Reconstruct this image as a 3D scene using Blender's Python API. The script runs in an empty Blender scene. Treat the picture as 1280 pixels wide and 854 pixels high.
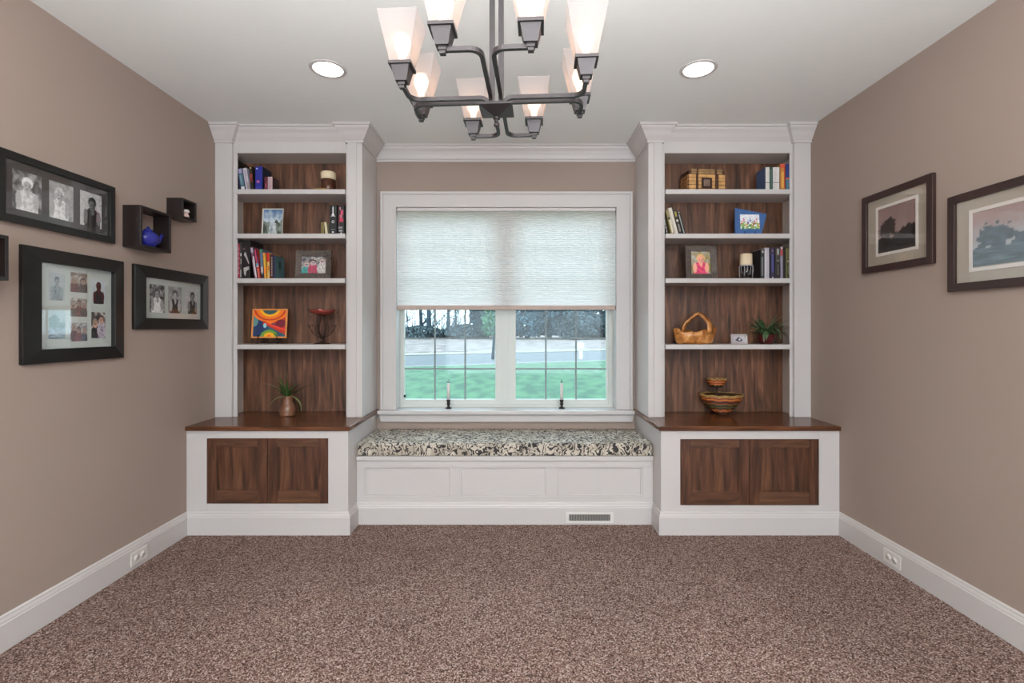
import bpy, bmesh, math, random
from mathutils import Vector, Matrix, Euler, noise
S = bpy.context.scene
COL = S.collection
PI = math.pi
F = 610.0                      # focal length in pixels of a 1280 wide picture
HZ = 1.318                     # eye height

# ------------------------------------------------------------------ camera, world, lights, exposure
cam_d = bpy.data.cameras.new('camera'); cam = bpy.data.objects.new('camera', cam_d); COL.objects.link(cam)
cam.location = (0, 0, HZ); cam.rotation_euler = (PI/2, 0, 0)
cam_d.sensor_width = 36; cam_d.lens = 36*F/1280; cam_d.shift_y = -0.0125; cam_d.clip_start = 0.05; cam_d.clip_end = 400
S.camera = cam
S.view_settings.view_transform = 'Standard'; S.view_settings.look = 'None'; S.view_settings.gamma = 1
S.view_settings.use_curve_mapping = False
S.view_settings.exposure = 0.16
S.cycles.use_denoising = True
S.cycles.max_bounces = 10; S.cycles.diffuse_bounces = 5; S.cycles.transparent_max_bounces = 16
S.cycles.sample_clamp_indirect = 6; S.cycles.caustics_reflective = False; S.cycles.caustics_refractive = False

W = bpy.data.worlds.new('overcast_sky'); S.world = W; W.use_nodes = True
wn = W.node_tree; wn.nodes.clear()
o_ = wn.nodes.new('ShaderNodeOutputWorld'); b_ = wn.nodes.new('ShaderNodeBackground')
tc = wn.nodes.new('ShaderNodeTexCoord'); sx = wn.nodes.new('ShaderNodeSeparateXYZ'); rp = wn.nodes.new('ShaderNodeValToRGB')
wn.links.new(tc.outputs['Generated'], sx.inputs[0]); wn.links.new(sx.outputs['Z'], rp.inputs[0])
rp.color_ramp.elements[0].position = 0.0; rp.color_ramp.elements[0].color = (0.70, 0.88, 1.0, 1)
rp.color_ramp.elements[1].position = 1.0; rp.color_ramp.elements[1].color = (0.58, 0.82, 1.0, 1)
wn.links.new(rp.outputs[0], b_.inputs[0]); b_.inputs[1].default_value = 4.2
wn.links.new(b_.outputs[0], o_.inputs[0])

def area(name, loc, rot, sx_, sy_, power, col):
    d = bpy.data.lights.new(name, 'AREA'); d.shape = 'RECTANGLE'; d.size = sx_; d.size_y = sy_; d.energy = power; d.color = col
    o = bpy.data.objects.new(name, d); COL.objects.link(o); o.location = loc; o.rotation_euler = rot
    return o
# added fill light behind the camera, standing in for daylight from the opening
area('rear_daylight_fill', (0.3, -2.85, 1.45), (PI/2, 0, 0), 3.4, 2.2, 48, (0.95, 0.98, 1.0))
# unseen downward fill lights, added to brighten the room and its carpet
for sx_ in (-1.0, 1.0):
    area('rear_down_fill', (sx_, -0.6, 2.70), (0, 0, 0), 0.5, 0.5, 30, (1.0, 0.94, 0.88))
# unseen upward fill light, added to brighten the ceiling
area('ceiling_fill', (0.0, -0.25, 1.70), (PI, 0, 0), 1.8, 1.0, 205, (0.98, 0.99, 1.0))

# ------------------------------------------------------------------ colour and materials
def lin(c):
    if isinstance(c, str): c = tuple(int(c[i:i+2], 16) for i in (0, 2, 4))
    r = []
    for v in c[:3]:
        v = v/255.0
        r.append(v/12.92 if v <= 0.04045 else ((v+0.055)/1.055)**2.4)
    return tuple(r)+(1.0,)
MATS = {}
def mat(name, c='808080', rough=0.5, metal=0.0, var=0.06, scale=30.0, bump=0.0, bscale=None, stretch=(1, 1, 1), spec=0.5, sheen=0):
    if name in MATS: return MATS[name]
    m = bpy.data.materials.new(name); m.use_nodes = True; MATS[name] = m
    nt = m.node_tree; N = nt.nodes; L = nt.links; bs = N['Principled BSDF']
    bs.inputs['Roughness'].default_value = rough; bs.inputs['Metallic'].default_value = metal
    bs.inputs['Specular IOR Level'].default_value = spec
    c4 = lin(c)
    t = N.new('ShaderNodeTexCoord'); mp = N.new('ShaderNodeMapping'); mp.inputs['Scale'].default_value = stretch
    L.new(t.outputs['Object'], mp.inputs[0])
    n = N.new('ShaderNodeTexNoise'); n.inputs['Scale'].default_value = scale; n.inputs['Detail'].default_value = 4
    L.new(mp.outputs[0], n.inputs['Vector'])
    r = N.new('ShaderNodeValToRGB'); L.new(n.outputs['Fac'], r.inputs[0])
    r.color_ramp.elements[0].position = 0.3; r.color_ramp.elements[1].position = 0.7
    r.color_ramp.elements[0].color = tuple(max(0, x*(1-var)) for x in c4[:3])+(1,)
    r.color_ramp.elements[1].color = tuple(min(1, x*(1+var)) for x in c4[:3])+(1,)
    L.new(r.outputs[0], bs.inputs['Base Color'])
    if bump:
        n2 = N.new('ShaderNodeTexNoise'); n2.inputs['Scale'].default_value = bscale or scale*4; n2.inputs['Detail'].default_value = 3
        L.new(mp.outputs[0], n2.inputs['Vector'])
        bp = N.new('ShaderNodeBump'); bp.inputs['Strength'].default_value = bump; bp.inputs['Distance'].default_value = 0.004
        L.new(n2.outputs['Fac'], bp.inputs['Height']); L.new(bp.outputs[0], bs.inputs['Normal'])
    return m
def wood(name, dark, mid, light, stretch, rough=0.42, strip=0.0, axis=0, scale=9.0):
    m = bpy.data.materials.new(name); m.use_nodes = True; MATS[name] = m
    nt = m.node_tree; N = nt.nodes; L = nt.links; bs = N['Principled BSDF']; bs.inputs['Roughness'].default_value = rough
    t = N.new('ShaderNodeTexCoord'); mp = N.new('ShaderNodeMapping'); mp.inputs['Scale'].default_value = stretch
    L.new(t.outputs['Object'], mp.inputs[0])
    src = mp.outputs[0]
    w = None
    if strip:
        s = N.new('ShaderNodeSeparateXYZ'); L.new(t.outputs['Object'], s.inputs[0])
        d = N.new('ShaderNodeMath'); d.operation = 'DIVIDE'; L.new(s.outputs[axis], d.inputs[0]); d.inputs[1].default_value = strip
        fl = N.new('ShaderNodeMath'); fl.operation = 'FLOOR'; L.new(d.outputs[0], fl.inputs[0])
        w = N.new('ShaderNodeTexWhiteNoise'); w.noise_dimensions = '1D'; L.new(fl.outputs[0], w.inputs['W'])
        ad = N.new('ShaderNodeVectorMath'); ad.operation = 'MULTIPLY_ADD'
        L.new(w.outputs['Color'], ad.inputs[0]); ad.inputs[1].default_value = (7, 7, 7); L.new(src, ad.inputs[2]); src = ad.outputs[0]
    n = N.new('ShaderNodeTexNoise'); n.inputs['Scale'].default_value = scale; n.inputs['Detail'].default_value = 6; n.inputs['Distortion'].default_value = 0.6
    L.new(src, n.inputs['Vector'])
    r = N.new('ShaderNodeValToRGB'); L.new(n.outputs['Fac'], r.inputs[0]); cr = r.color_ramp
    cr.elements[0].position = 0.3; cr.elements[0].color = lin(dark); cr.elements[1].position = 0.75; cr.elements[1].color = lin(light)
    e = cr.elements.new(0.52); e.color = lin(mid)
    out = r.outputs[0]
    if strip:
        mr = N.new('ShaderNodeMapRange'); L.new(w.outputs['Value'], mr.inputs[0]); mr.inputs[3].default_value = 0.82; mr.inputs[4].default_value = 1.22
        vm = N.new('ShaderNodeVectorMath'); vm.operation = 'SCALE'; L.new(out, vm.inputs[0]); L.new(mr.outputs[0], vm.inputs['Scale']); out = vm.outputs[0]
    L.new(out, bs.inputs['Base Color'])
    bp = N.new('ShaderNodeBump'); bp.inputs['Strength'].default_value = 0.12; bp.inputs['Distance'].default_value = 0.002
    L.new(n.outputs['Fac'], bp.inputs['Height']); L.new(bp.outputs[0], bs.inputs['Normal'])
    return m
def emis(name, c, s):
    m = bpy.data.materials.new(name); m.use_nodes = True; N = m.node_tree.nodes; N.clear()
    o = N.new('ShaderNodeOutputMaterial'); e = N.new('ShaderNodeEmission'); e.inputs[0].default_value = lin(c); e.inputs[1].default_value = s
    m.node_tree.links.new(e.outputs[0], o.inputs[0]); return m
def mixmat(name, build):
    m = bpy.data.materials.new(name); m.use_nodes = True; N = m.node_tree.nodes; N.clear(); L = m.node_tree.links
    o = N.new('ShaderNodeOutputMaterial'); L.new(build(N, L), o.inputs[0]); return m
def _glass(tint, refl):
    def b(N, L):
        tr = N.new('ShaderNodeBsdfTransparent'); tr.inputs[0].default_value = tint
        gl = N.new('ShaderNodeBsdfGlossy'); gl.inputs['Roughness'].default_value = 0.03
        fr = N.new('ShaderNodeFresnel'); fr.inputs[0].default_value = 1.45
        mu = N.new('ShaderNodeMath'); mu.operation = 'MULTIPLY'; mu.inputs[1].default_value = refl; L.new(fr.outputs[0], mu.inputs[0])
        mx = N.new('ShaderNodeMixShader'); L.new(mu.outputs[0], mx.inputs[0]); L.new(tr.outputs[0], mx.inputs[1]); L.new(gl.outputs[0], mx.inputs[2])
        return mx.outputs[0]
    return b
M_glass = mixmat('picture_glass', _glass((1, 1, 1, 1), 0.14))
M_pane = mixmat('window_glass', _glass((0.95, 0.98, 0.97, 1), 0.5))
M_crystal = mixmat('clear_glass', _glass((0.85, 0.85, 0.85, 1), 1.6))
def _shade(N, L):
    tl = N.new('ShaderNodeBsdfTranslucent'); tl.inputs[0].default_value = (0.64, 0.57, 0.55, 1)
    df = N.new('ShaderNodeBsdfDiffuse'); df.inputs[0].default_value = (0.56, 0.53, 0.54, 1)
    tr = N.new('ShaderNodeBsdfTransparent')
    m1 = N.new('ShaderNodeMixShader'); m1.inputs[0].default_value = 0.35; L.new(tl.outputs[0], m1.inputs[1]); L.new(df.outputs[0], m1.inputs[2])
    m2 = N.new('ShaderNodeMixShader'); m2.inputs[0].default_value = 0.36; L.new(m1.outputs[0], m2.inputs[1]); L.new(tr.outputs[0], m2.inputs[2])
    return m2.outputs[0]
M_frost = mixmat('frosted_glass', _shade)
def _blind(N, L):
    tl = N.new('ShaderNodeBsdfTranslucent'); tl.inputs[0].default_value = (0.90, 0.77, 0.74, 1)
    df = N.new('ShaderNodeBsdfDiffuse'); df.inputs[0].default_value = (0.80, 0.81, 0.79, 1)
    m1 = N.new('ShaderNodeMixShader'); m1.inputs[0].default_value = 0.30; L.new(tl.outputs[0], m1.inputs[1]); L.new(df.outputs[0], m1.inputs[2])
    return m1.outputs[0]
M_blind = mixmat('shade_fabric', _blind)

M_wall = mat('taupe_wall_paint', '98877d', 0.75, var=0.015, scale=3, bump=0.05, bscale=160)
M_ceil = mat('ceiling_paint', 'e6e8e6', 0.85, var=0.01, scale=3)
M_white = mat('white_trim_paint', 'c1bcba', 0.38, var=0.012, scale=4)
M_inner = mat('white_cabinet_interior', 'c4bcb6', 0.5, var=0.02, scale=4)
M_vinyl = mat('white_window_vinyl', 'ccd0cb', 0.4, var=0.01, scale=4)
M_walnut = wood('walnut_vertical', '3a2418', '64412e', '886046', (3.2, 3.2, 0.35), 0.5, strip=0.095, axis=0)
M_walnut_d = wood('walnut_door', '2f1a10', '50301f', '6c4830', (4.5, 4.5, 0.4), 0.42)
M_walnut_h = wood('walnut_rail', '3a2216', '573825', '6e4c35', (0.4, 4.5, 4.5), 0.42)
M_counter = wood('walnut_counter', '3c200f', '603923', '825437', (0.3, 4.0, 4.0), 0.22, strip=0.07, axis=1)
M_black = mat('black_painted_wood', '14120f', 0.35, var=0.1)
M_espresso = mat('espresso_wood', '1f1715', 0.35, var=0.1)
M_brownframe = mat('dark_mahogany_frame', '33211e', 0.35, var=0.15, scale=12, stretch=(1, 1, 0.2))
M_bronze = mat('brushed_bronze', '3b3637', 0.42, metal=0.55, var=0.06, scale=60)
M_pewter = mat('pewter', '574d47', 0.45, metal=0.5, var=0.35, scale=90, bump=0.5, bscale=160)
M_iron = mat('black_iron', '1c1817', 0.5, metal=0.4)
M_rust = mat('brown_iron', '3b2820', 0.5, metal=0.5, var=0.2)
M_wmat = mat('white_mat_board', 'b9c1bc', 0.8, var=0.01)
M_bmat = mat('black_mat_board', '3a3736', 0.8, var=0.02)
M_tmat = mat('taupe_mat_board', 'a89d8e', 0.8, var=0.01)
M_inmat = mat('ivory_mat_bevel', 'ddd6cf', 0.7, var=0.01)
M_page = mat('book_pages', 'cfc4b0', 0.8, var=0.08, scale=200)
M_cream = mat('cream_candle_wax', 'd9c6a6', 0.5, var=0.03)
M_plastic = mat('white_plastic', 'd4d0cc', 0.35, var=0.01)
M_dark = mat('dark_void', '0e0d0c', 0.9)
def print_mat():
    m = bpy.data.materials.new('printed_picture'); m.use_nodes = True; N = m.node_tree.nodes
    a = N.new('ShaderNodeAttribute'); a.attribute_name = 'Col'; bs = N['Principled BSDF']
    bs.inputs['Roughness'].default_value = 0.5
    m.node_tree.links.new(a.outputs['Color'], bs.inputs['Base Color']); return m
M_print = print_mat()

def carpet_mat():
    m = bpy.data.materials.new('brown_speckled_carpet'); m.use_nodes = True; N = m.node_tree.nodes; L = m.node_tree.links
    bs = N['Principled BSDF']; bs.inputs['Roughness'].default_value = 0.95; bs.inputs['Specular IOR Level'].default_value = 0.1
    t = N.new('ShaderNodeTexCoord')
    v = N.new('ShaderNodeTexVoronoi'); v.inputs['Scale'].default_value = 215; L.new(t.outputs['Object'], v.inputs['Vector'])
    s = N.new('ShaderNodeSeparateColor'); L.new(v.outputs['Color'], s.inputs[0])
    r = N.new('ShaderNodeValToRGB'); L.new(s.outputs[0], r.inputs[0]); cr = r.color_ramp
    cr.elements[0].position = 0.0; cr.elements[0].color = lin('37261f'); cr.elements[1].position = 1.0; cr.elements[1].color = lin('c9b5ad')
    e = cr.elements.new(0.35); e.color = lin('745a51'); e = cr.elements.new(0.7); e.color = lin('977d73')
    n = N.new('ShaderNodeTexNoise'); n.inputs['Scale'].default_value = 1.6; n.inputs['Detail'].default_value = 3; L.new(t.outputs['Object'], n.inputs['Vector'])
    mr = N.new('ShaderNodeMapRange'); L.new(n.outputs['Fac'], mr.inputs[0]); mr.inputs[1].default_value = 0.3; mr.inputs[2].default_value = 0.7
    mr.inputs[3].default_value = 0.9; mr.inputs[4].default_value = 1.1
    vm = N.new('ShaderNodeVectorMath'); vm.operation = 'SCALE'; L.new(r.outputs[0], vm.inputs[0]); L.new(mr.outputs[0], vm.inputs['Scale'])
    L.new(vm.outputs[0], bs.inputs['Base Color'])
    n2 = N.new('ShaderNodeTexNoise'); n2.inputs['Scale'].default_value = 215; n2.inputs['Detail'].default_value = 4; L.new(t.outputs['Object'], n2.inputs['Vector'])
    ad = N.new('ShaderNodeMath'); ad.operation = 'SUBTRACT'; L.new(n2.outputs['Fac'], ad.inputs[0]); L.new(v.outputs['Distance'], ad.inputs[1])
    bp = N.new('ShaderNodeBump'); bp.inputs['Strength'].default_value = 0.9; bp.inputs['Distance'].default_value = 0.008
    L.new(ad.outputs[0], bp.inputs['Height']); L.new(bp.outputs[0], bs.inputs['Normal'])
    return m
M_carpet = carpet_mat()

def floral_mat():
    m = bpy.data.materials.new('floral_cushion_fabric'); m.use_nodes = True; N = m.node_tree.nodes; L = m.node_tree.links
    bs = N['Principled BSDF']; bs.inputs['Roughness'].default_value = 0.75
    t = N.new('ShaderNodeTexCoord')
    n = N.new('ShaderNodeTexNoise'); n.inputs['Scale'].default_value = 14; n.inputs['Detail'].default_value = 1.0; L.new(t.outputs['Object'], n.inputs['Vector'])
    sc = N.new('ShaderNodeVectorMath'); sc.operation = 'MULTIPLY_ADD'; L.new(n.outputs['Color'], sc.inputs[0]); sc.inputs[1].default_value = (0.16, 0.16, 0.16); L.new(t.outputs['Object'], sc.inputs[2])
    w = N.new('ShaderNodeTexWave'); w.wave_type = 'RINGS'; w.rings_direction = 'SPHERICAL'; w.inputs['Scale'].default_value = 9; w.inputs['Distortion'].default_value = 9; w.inputs['Detail'].default_value = 2; w.inputs['Detail Scale'].default_value = 2.2
    L.new(sc.outputs[0], w.inputs['Vector'])
    v = N.new('ShaderNodeTexVoronoi'); v.inputs['Scale'].default_value = 42; v.inputs['Randomness'].default_value = 1; 
    mp = N.new('ShaderNodeMapping'); mp.inputs['Scale'].default_value = (1, 1, 0.75); mp.inputs['Rotation'].default_value = (0.4, 0.6, 0.5)
    L.new(sc.outputs[0], mp.inputs[0]); L.new(mp.outputs[0], v.inputs['Vector'])
    lt = N.new('ShaderNodeMath'); lt.operation = 'LESS_THAN'; lt.inputs[1].default_value = 0.36; L.new(v.outputs['Distance'], lt.inputs[0])
    s = N.new('ShaderNodeSeparateColor'); L.new(v.outputs['Color'], s.inputs[0])
    g = N.new('ShaderNodeMath'); g.operation = 'GREATER_THAN'; g.inputs[1].default_value = 0.5; L.new(s.outputs[1], g.inputs[0])
    mu = N.new('ShaderNodeMath'); mu.operation = 'MULTIPLY'; L.new(lt.outputs[0], mu.inputs[0]); L.new(g.outputs[0], mu.inputs[1])
    w1 = N.new('ShaderNodeMath'); w1.operation = 'GREATER_THAN'; w1.inputs[1].default_value = 0.80; L.new(w.outputs['Fac'], w1.inputs[0])
    mx = N.new('ShaderNodeMath'); mx.operation = 'MAXIMUM'; L.new(mu.outputs[0], mx.inputs[0]); L.new(w1.outputs[0], mx.inputs[1])
    c = N.new('ShaderNodeMix'); c.data_type = 'RGBA'; L.new(mx.outputs[0], c.inputs[0]); c.inputs[6].default_value = lin('c2b9ab'); c.inputs[7].default_value = lin('2e2a2b')
    rr = N.new('ShaderNodeValToRGB'); L.new(n.outputs['Fac'], rr.inputs[0]); rr.color_ramp.elements[0].position = 0.42; rr.color_ramp.elements[0].color = (0.70, 0.68, 0.66, 1); rr.color_ramp.elements[1].position = 0.55
    m2 = N.new('ShaderNodeMix'); m2.data_type = 'RGBA'; m2.blend_type = 'MULTIPLY'; m2.inputs[0].default_value = 1; L.new(c.outputs[2], m2.inputs[6]); L.new(rr.outputs[0], m2.inputs[7])
    L.new(m2.outputs[2], bs.inputs['Base Color'])
    return m
M_floral = floral_mat()

# ------------------------------------------------------------------ mesh builder
class MB:
    def __init__(s): s.v = []; s.f = []; s.sm = []; s.c = None
    def add(s, vs, fs, smooth=False):
        b = len(s.v); s.v += [tuple(v) for v in vs]; s.f += [tuple(i+b for i in f) for f in fs]; s.sm += [smooth]*len(fs); return s
    def box(s, x0, x1, y0, y1, z0, z1):
        return s.add([(x0, y0, z0), (x1, y0, z0), (x1, y1, z0), (x0, y1, z0), (x0, y0, z1), (x1, y0, z1), (x1, y1, z1), (x0, y1, z1)],
              [(0, 3, 2, 1), (4, 5, 6, 7), (0, 1, 5, 4), (1, 2, 6, 5), (2, 3, 7, 6), (3, 0, 4, 7)])
    def taper(s, w0, d0, z0, w1, d1, z1, cx=0, cy=0, cap=True):
        a, b, c, d = w0/2, d0/2, w1/2, d1/2
        f = [(0, 1, 5, 4), (1, 2, 6, 5), (2, 3, 7, 6), (3, 0, 4, 7)] + ([(0, 3, 2, 1), (4, 5, 6, 7)] if cap else [])
        return s.add([(cx-a, cy-b, z0), (cx+a, cy-b, z0), (cx+a, cy+b, z0), (cx-a, cy+b, z0), (cx-c, cy-d, z1), (cx+c, cy-d, z1), (cx+c, cy+d, z1), (cx-c, cy+d, z1)], f)
    def prism(s, poly, y0, y1):            # poly in (x, z), extruded along y
        n = len(poly)
        vs = [(x, y0, z) for x, z in poly]+[(x, y1, z) for x, z in poly]
        fs = [tuple(range(n)), tuple(reversed(range(n, 2*n)))]+[(i, i+n, (i+1) % n+n, (i+1) % n) for i in range(n)]
        return s.add(vs, fs)
    def lathe(s, prof, n=24, cx=0, cy=0, sx=1, sy=1, wob=None):
        vs = []; fs = []
        for r, z in prof:
            for k in range(n):
                a = 2*PI*k/n; rr = r; zz = z
                if wob: rr, zz = wob(r, z, a)
                vs.append((cx+rr*sx*math.cos(a), cy+rr*sy*math.sin(a), zz))
        for i in range(len(prof)-1):
            for k in range(n):
                fs.append((i*n+k, i*n+(k+1) % n, (i+1)*n+(k+1) % n, (i+1)*n+k))
        if prof[0][0] > 1e-5: fs.append(tuple(reversed(range(n))))
        if prof[-1][0] > 1e-5: fs.append(tuple(range((len(prof)-1)*n, len(prof)*n)))
        return s.add(vs, fs, True)
    def tube(s, pts, r, n=8, closed=False, sq=False, up=(0, 0, 1)):
        pts = [Vector(p) for p in pts]; m = len(pts); rs = r if isinstance(r, (list, tuple)) else [r]*m
        vs = []; fs = []; prev = None
        for i, p in enumerate(pts):
            if closed: t = pts[(i+1) % m]-pts[i-1]
            else: t = pts[min(i+1, m-1)]-pts[max(i-1, 0)]
            t.normalize()
            if prev is None:
                u = Vector(up)
                if abs(t.dot(u)) > 0.95: u = Vector((1, 0, 0)) if abs(t.x) < 0.9 else Vector((0, 1, 0))
                a = (u-t*u.dot(t)).normalized()
            else:
                a = (prev-t*prev.dot(t))
                a = a.normalized() if a.length > 1e-6 else prev
            prev = a; b = t.cross(a)
            kk = 4 if sq else n
            sc = 1.0
            if sq and 0 < i < m-1:
                t1 = (pts[i]-pts[i-1]).normalized(); sc = 1/max(0.5, t1.dot(t))
            for k in range(kk):
                an = 2*PI*k/kk+(PI/4 if sq else 0)
                vs.append(p+(a*math.cos(an)+b*math.sin(an))*rs[i]*(1.414 if sq else 1))
        kk = 4 if sq else n
        for i in range(m if closed else m-1):
            j = (i+1) % m
            for k in range(kk): fs.append((i*kk+k, i*kk+(k+1) % kk, j*kk+(k+1) % kk, j*kk+k))
        if not closed: fs += [tuple(reversed(range(kk))), tuple(range((m-1)*kk, m*kk))]
        return s.add(vs, fs, not sq)
    def sweep(s, path, prof):              # path in xy (open), prof [(outward, z)], outward = right-hand side of travel
        m = len(path); n = len(prof); vs = []; fs = []
        for i in range(m):
            p = Vector(path[i]); ns = []
            for a, b in ((i-1, i), (i, i+1)):
                if a < 0 or b >= m: continue
                d = (Vector(path[b])-Vector(path[a])).normalized(); ns.append(Vector((d.y, -d.x)))
            nn = ns[0] if len(ns) == 1 else (ns[0]+ns[1])/(1+ns[0].dot(ns[1]))
            for o, z in prof: vs.append((p.x+nn.x*o, p.y+nn.y*o, z))
        for i in range(m-1):
            for k in range(n): fs.append((i*n+k, (i+1)*n+k, (i+1)*n+(k+1) % n, i*n+(k+1) % n))
        fs += [tuple(range(n)), tuple(reversed(range((m-1)*n, m*n)))]
        return s.add(vs, fs)
    def mesh(s, name, m, off=None, bevel=False):
        me = bpy.data.meshes.new(name)
        vs = s.v if off is None else [(v[0]-off[0], v[1]-off[1], v[2]-off[2]) for v in s.v]
        me.from_pydata(vs, [], s.f)
        me.polygons.foreach_set('use_smooth', s.sm)
        if s.c:
            ca = me.color_attributes.new('Col', 'FLOAT_COLOR', 'POINT'); ca.data.foreach_set('color', [x for c in s.c for x in c])
        me.materials.append(m); me.update()
        if not s.c:
            bm = bmesh.new(); bm.from_mesh(me); bmesh.ops.recalc_face_normals(bm, faces=bm.faces); bm.to_mesh(me); bm.free()
        return me
def wloc(o):
    v = Vector((0, 0, 0))
    while o is not None: v += o.location; o = o.parent
    return v
def part(name, mb, m, parent=None, local=False, bev=0.0, stuff=False, label=None):
    off = None if (local or parent is None) else wloc(parent)
    me = mb if isinstance(mb, bpy.types.Mesh) else mb.mesh(name, m, off)
    o = bpy.data.objects.new(name, me); COL.objects.link(o); o.parent = parent
    if bev:
        b = o.modifiers.new('bevel', 'BEVEL'); b.width = bev; b.segments = 2; b.limit_method = 'ANGLE'; b.angle_limit = 0.6
    if stuff: o['kind'] = 'stuff'
    if label: o['label'] = label
    return o
def tag(o, label, cat, group=None, kind=None):
    if label: o['label'] = label
    if cat: o['category'] = cat
    if group: o['group'] = group
    if kind: o['kind'] = kind
    return o
def thing(name, label, cat, loc=(0, 0, 0), rot=(0, 0, 0), group=None):
    o = bpy.data.objects.new(name, None); COL.objects.link(o); o.empty_display_size = 0.05
    o.location = loc; o.rotation_euler = rot
    return tag(o, label, cat, group)
def struct(name, mb, m, parent=None, label=None, bev=0, cat=None):
    o = part(name, mb, m, parent, bev=bev)
    if parent is None: o['kind'] = 'structure'
    if label: o['label'] = label
    if cat: o['category'] = cat
    return o
def PX(px, D): return (px-640.0)*D/F
def PZ(py, D): return HZ+(411.0-py)*D/F

# ------------------------------------------------------------------ room shell
XL, XR, ZC = -2.087, 2.10, 2.74
YB, YS = 3.80, 3.67                 # back wall of the window bay, back panel of the bookcases
YU, YF, YP = 3.427, 3.128, 3.297    # faces of bookcase, base cabinet, window seat
NL, NR = -1.052, 0.957              # sides of the bay
YR = -3.0
struct('floor', MB().box(XL-.1, XR+.1, YR-.1, YB+.2, -0.12, 0.0), M_carpet, label='brown speckled carpet covering the floor', cat='floor')
struct('ceiling', MB().box(XL-.1, XR+.1, YR-.1, YB+.2, ZC, ZC+0.1), M_ceil, label='plain white ceiling with recessed lights', cat='ceiling')
struct('wall_left', MB().box(XL-.12, XL, YR-.1, YB+.2, 0, ZC), M_wall, label='taupe wall on the left hung with black frames', cat='wall')
struct('wall_right', MB().box(XR, XR+.12, YR-.1, YB+.2, 0, ZC), M_wall, label='taupe wall on the right hung with two landscape prints', cat='wall')
WX0, WX1, WZ0, WZ1 = -.911, .822, .66, 2.274
wb = MB().box(XL, WX0, YB, YB+.17, 0, ZC).box(WX1, XR, YB, YB+.17, 0, ZC).box(WX0, WX1, YB, YB+.17, 0, WZ0).box(WX0, WX1, YB, YB+.17, WZ1, ZC)
struct('wall_back', wb, M_wall, label='taupe wall around the window between the bookcases', cat='wall')
# wall behind the camera with a wide cased opening
wr = MB().box(XL, -1.5, YR-.12, YR, 0, ZC).box(2.0, XR, YR-.12, YR, 0, ZC).box(-1.5, 2.0, YR-.12, YR, 2.55, ZC).box(-1.5, 2.0, YR-.12, YR, 0, 0.3)
struct('wall_front', wr, M_wall)

BP = [(0, 0), (.017, 0), (.017, .112), (.014, .116), (.014, .122), (.009, .134), (.009, .140), (.004, .146), (0, .146)]
struct('baseboard_left', MB().sweep([(XL, YR), (XL, YF-.001)], BP), M_white, label='tall white baseboard along the left wall', cat='baseboard')
struct('baseboard_right', MB().sweep([(XR, YF-.001), (XR, YR)], BP), M_white, label='tall white baseboard along the right wall', cat='baseboard')

def crown(h, p):
    return [(0, ZC-h), (.010, ZC-h), (.010, ZC-h+.016), (.016, ZC-h+.022), (p*.42, ZC-h*.62), (p*.6, ZC-h*.42), (p*.82, ZC-h*.26), (p*.86, ZC-h*.20), (p*.86, ZC-h*.16), (p, ZC-h*.12), (p, ZC-.001), (0, ZC-.001)]
struct('trim_1', MB().sweep([(NL, YB), (NR, YB)], crown(.126, .06)), M_white, label='white crown moulding above the window', cat='moulding')

# ------------------------------------------------------------------ window
win = thing('window_1', 'large white double casement window with divided panes', 'window', ((WX0+WX1)/2, YB, .688)); win['kind'] = 'structure'
DC = 3.78
cas = MB()
cx0, cx1, cz1 = -1.010, .925, 2.371
# casing boards with back band
for b in ((cx0, WX0, DC, YB-.001, .690, cz1), (WX1, cx1, DC, YB-.001, .690, cz1), (WX0, WX1, DC, YB-.001, WZ1, cz1)): cas.box(*b)
part('casing', cas, M_white, win)
bb = MB()
for b in ((cx0-.008, cx0+.012, DC-.012, YB-.001, .690, cz1+.008), (cx1-.012, cx1+.008, DC-.012, YB-.001, .690, cz1+.008), (cx0+.012, cx1-.012, DC-.012, YB-.001, cz1-.012, cz1+.008)): bb.box(*b)
part('back_band', bb, M_white, win, bev=.002)
jm = MB()
for b in ((WX0, WX0+.012, DC+.002, 3.965, .69, WZ1), (WX1-.012, WX1, DC+.002, 3.965, .69, WZ1), (WX0+.012, WX1-.012, DC+.002, 3.965, WZ1-.012, WZ1)): jm.box(*b)
part('jamb', jm, M_white, win)
part('window_stool', MB().box(-1.035, .952, 3.738, YB, .660, .688).box(WX0, WX1, YB, 3.965, .660, .688), M_white, win, bev=.004)
part('apron', MB().prism([(-1.015, .597), (.930, .597), (.945, .660), (-1.030, .660)], 3.775, YB-.001), M_white, win)
fr = MB(); y0, y1 = 3.925, 3.975
for b in ((WX0+.012, -.883, y0, y1, .688, WZ1-.012), (.776, WX1-.012, y0, y1, .688, WZ1-.012), (-.883, .776, y0, y1, .688, .706), (-.883, .776, y0, y1, 2.25, WZ1-.012), (-.075, -.029, y0-.008, y1, .706, 2.25)): fr.box(*b)
part('frame', fr, M_vinyl, win)
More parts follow.
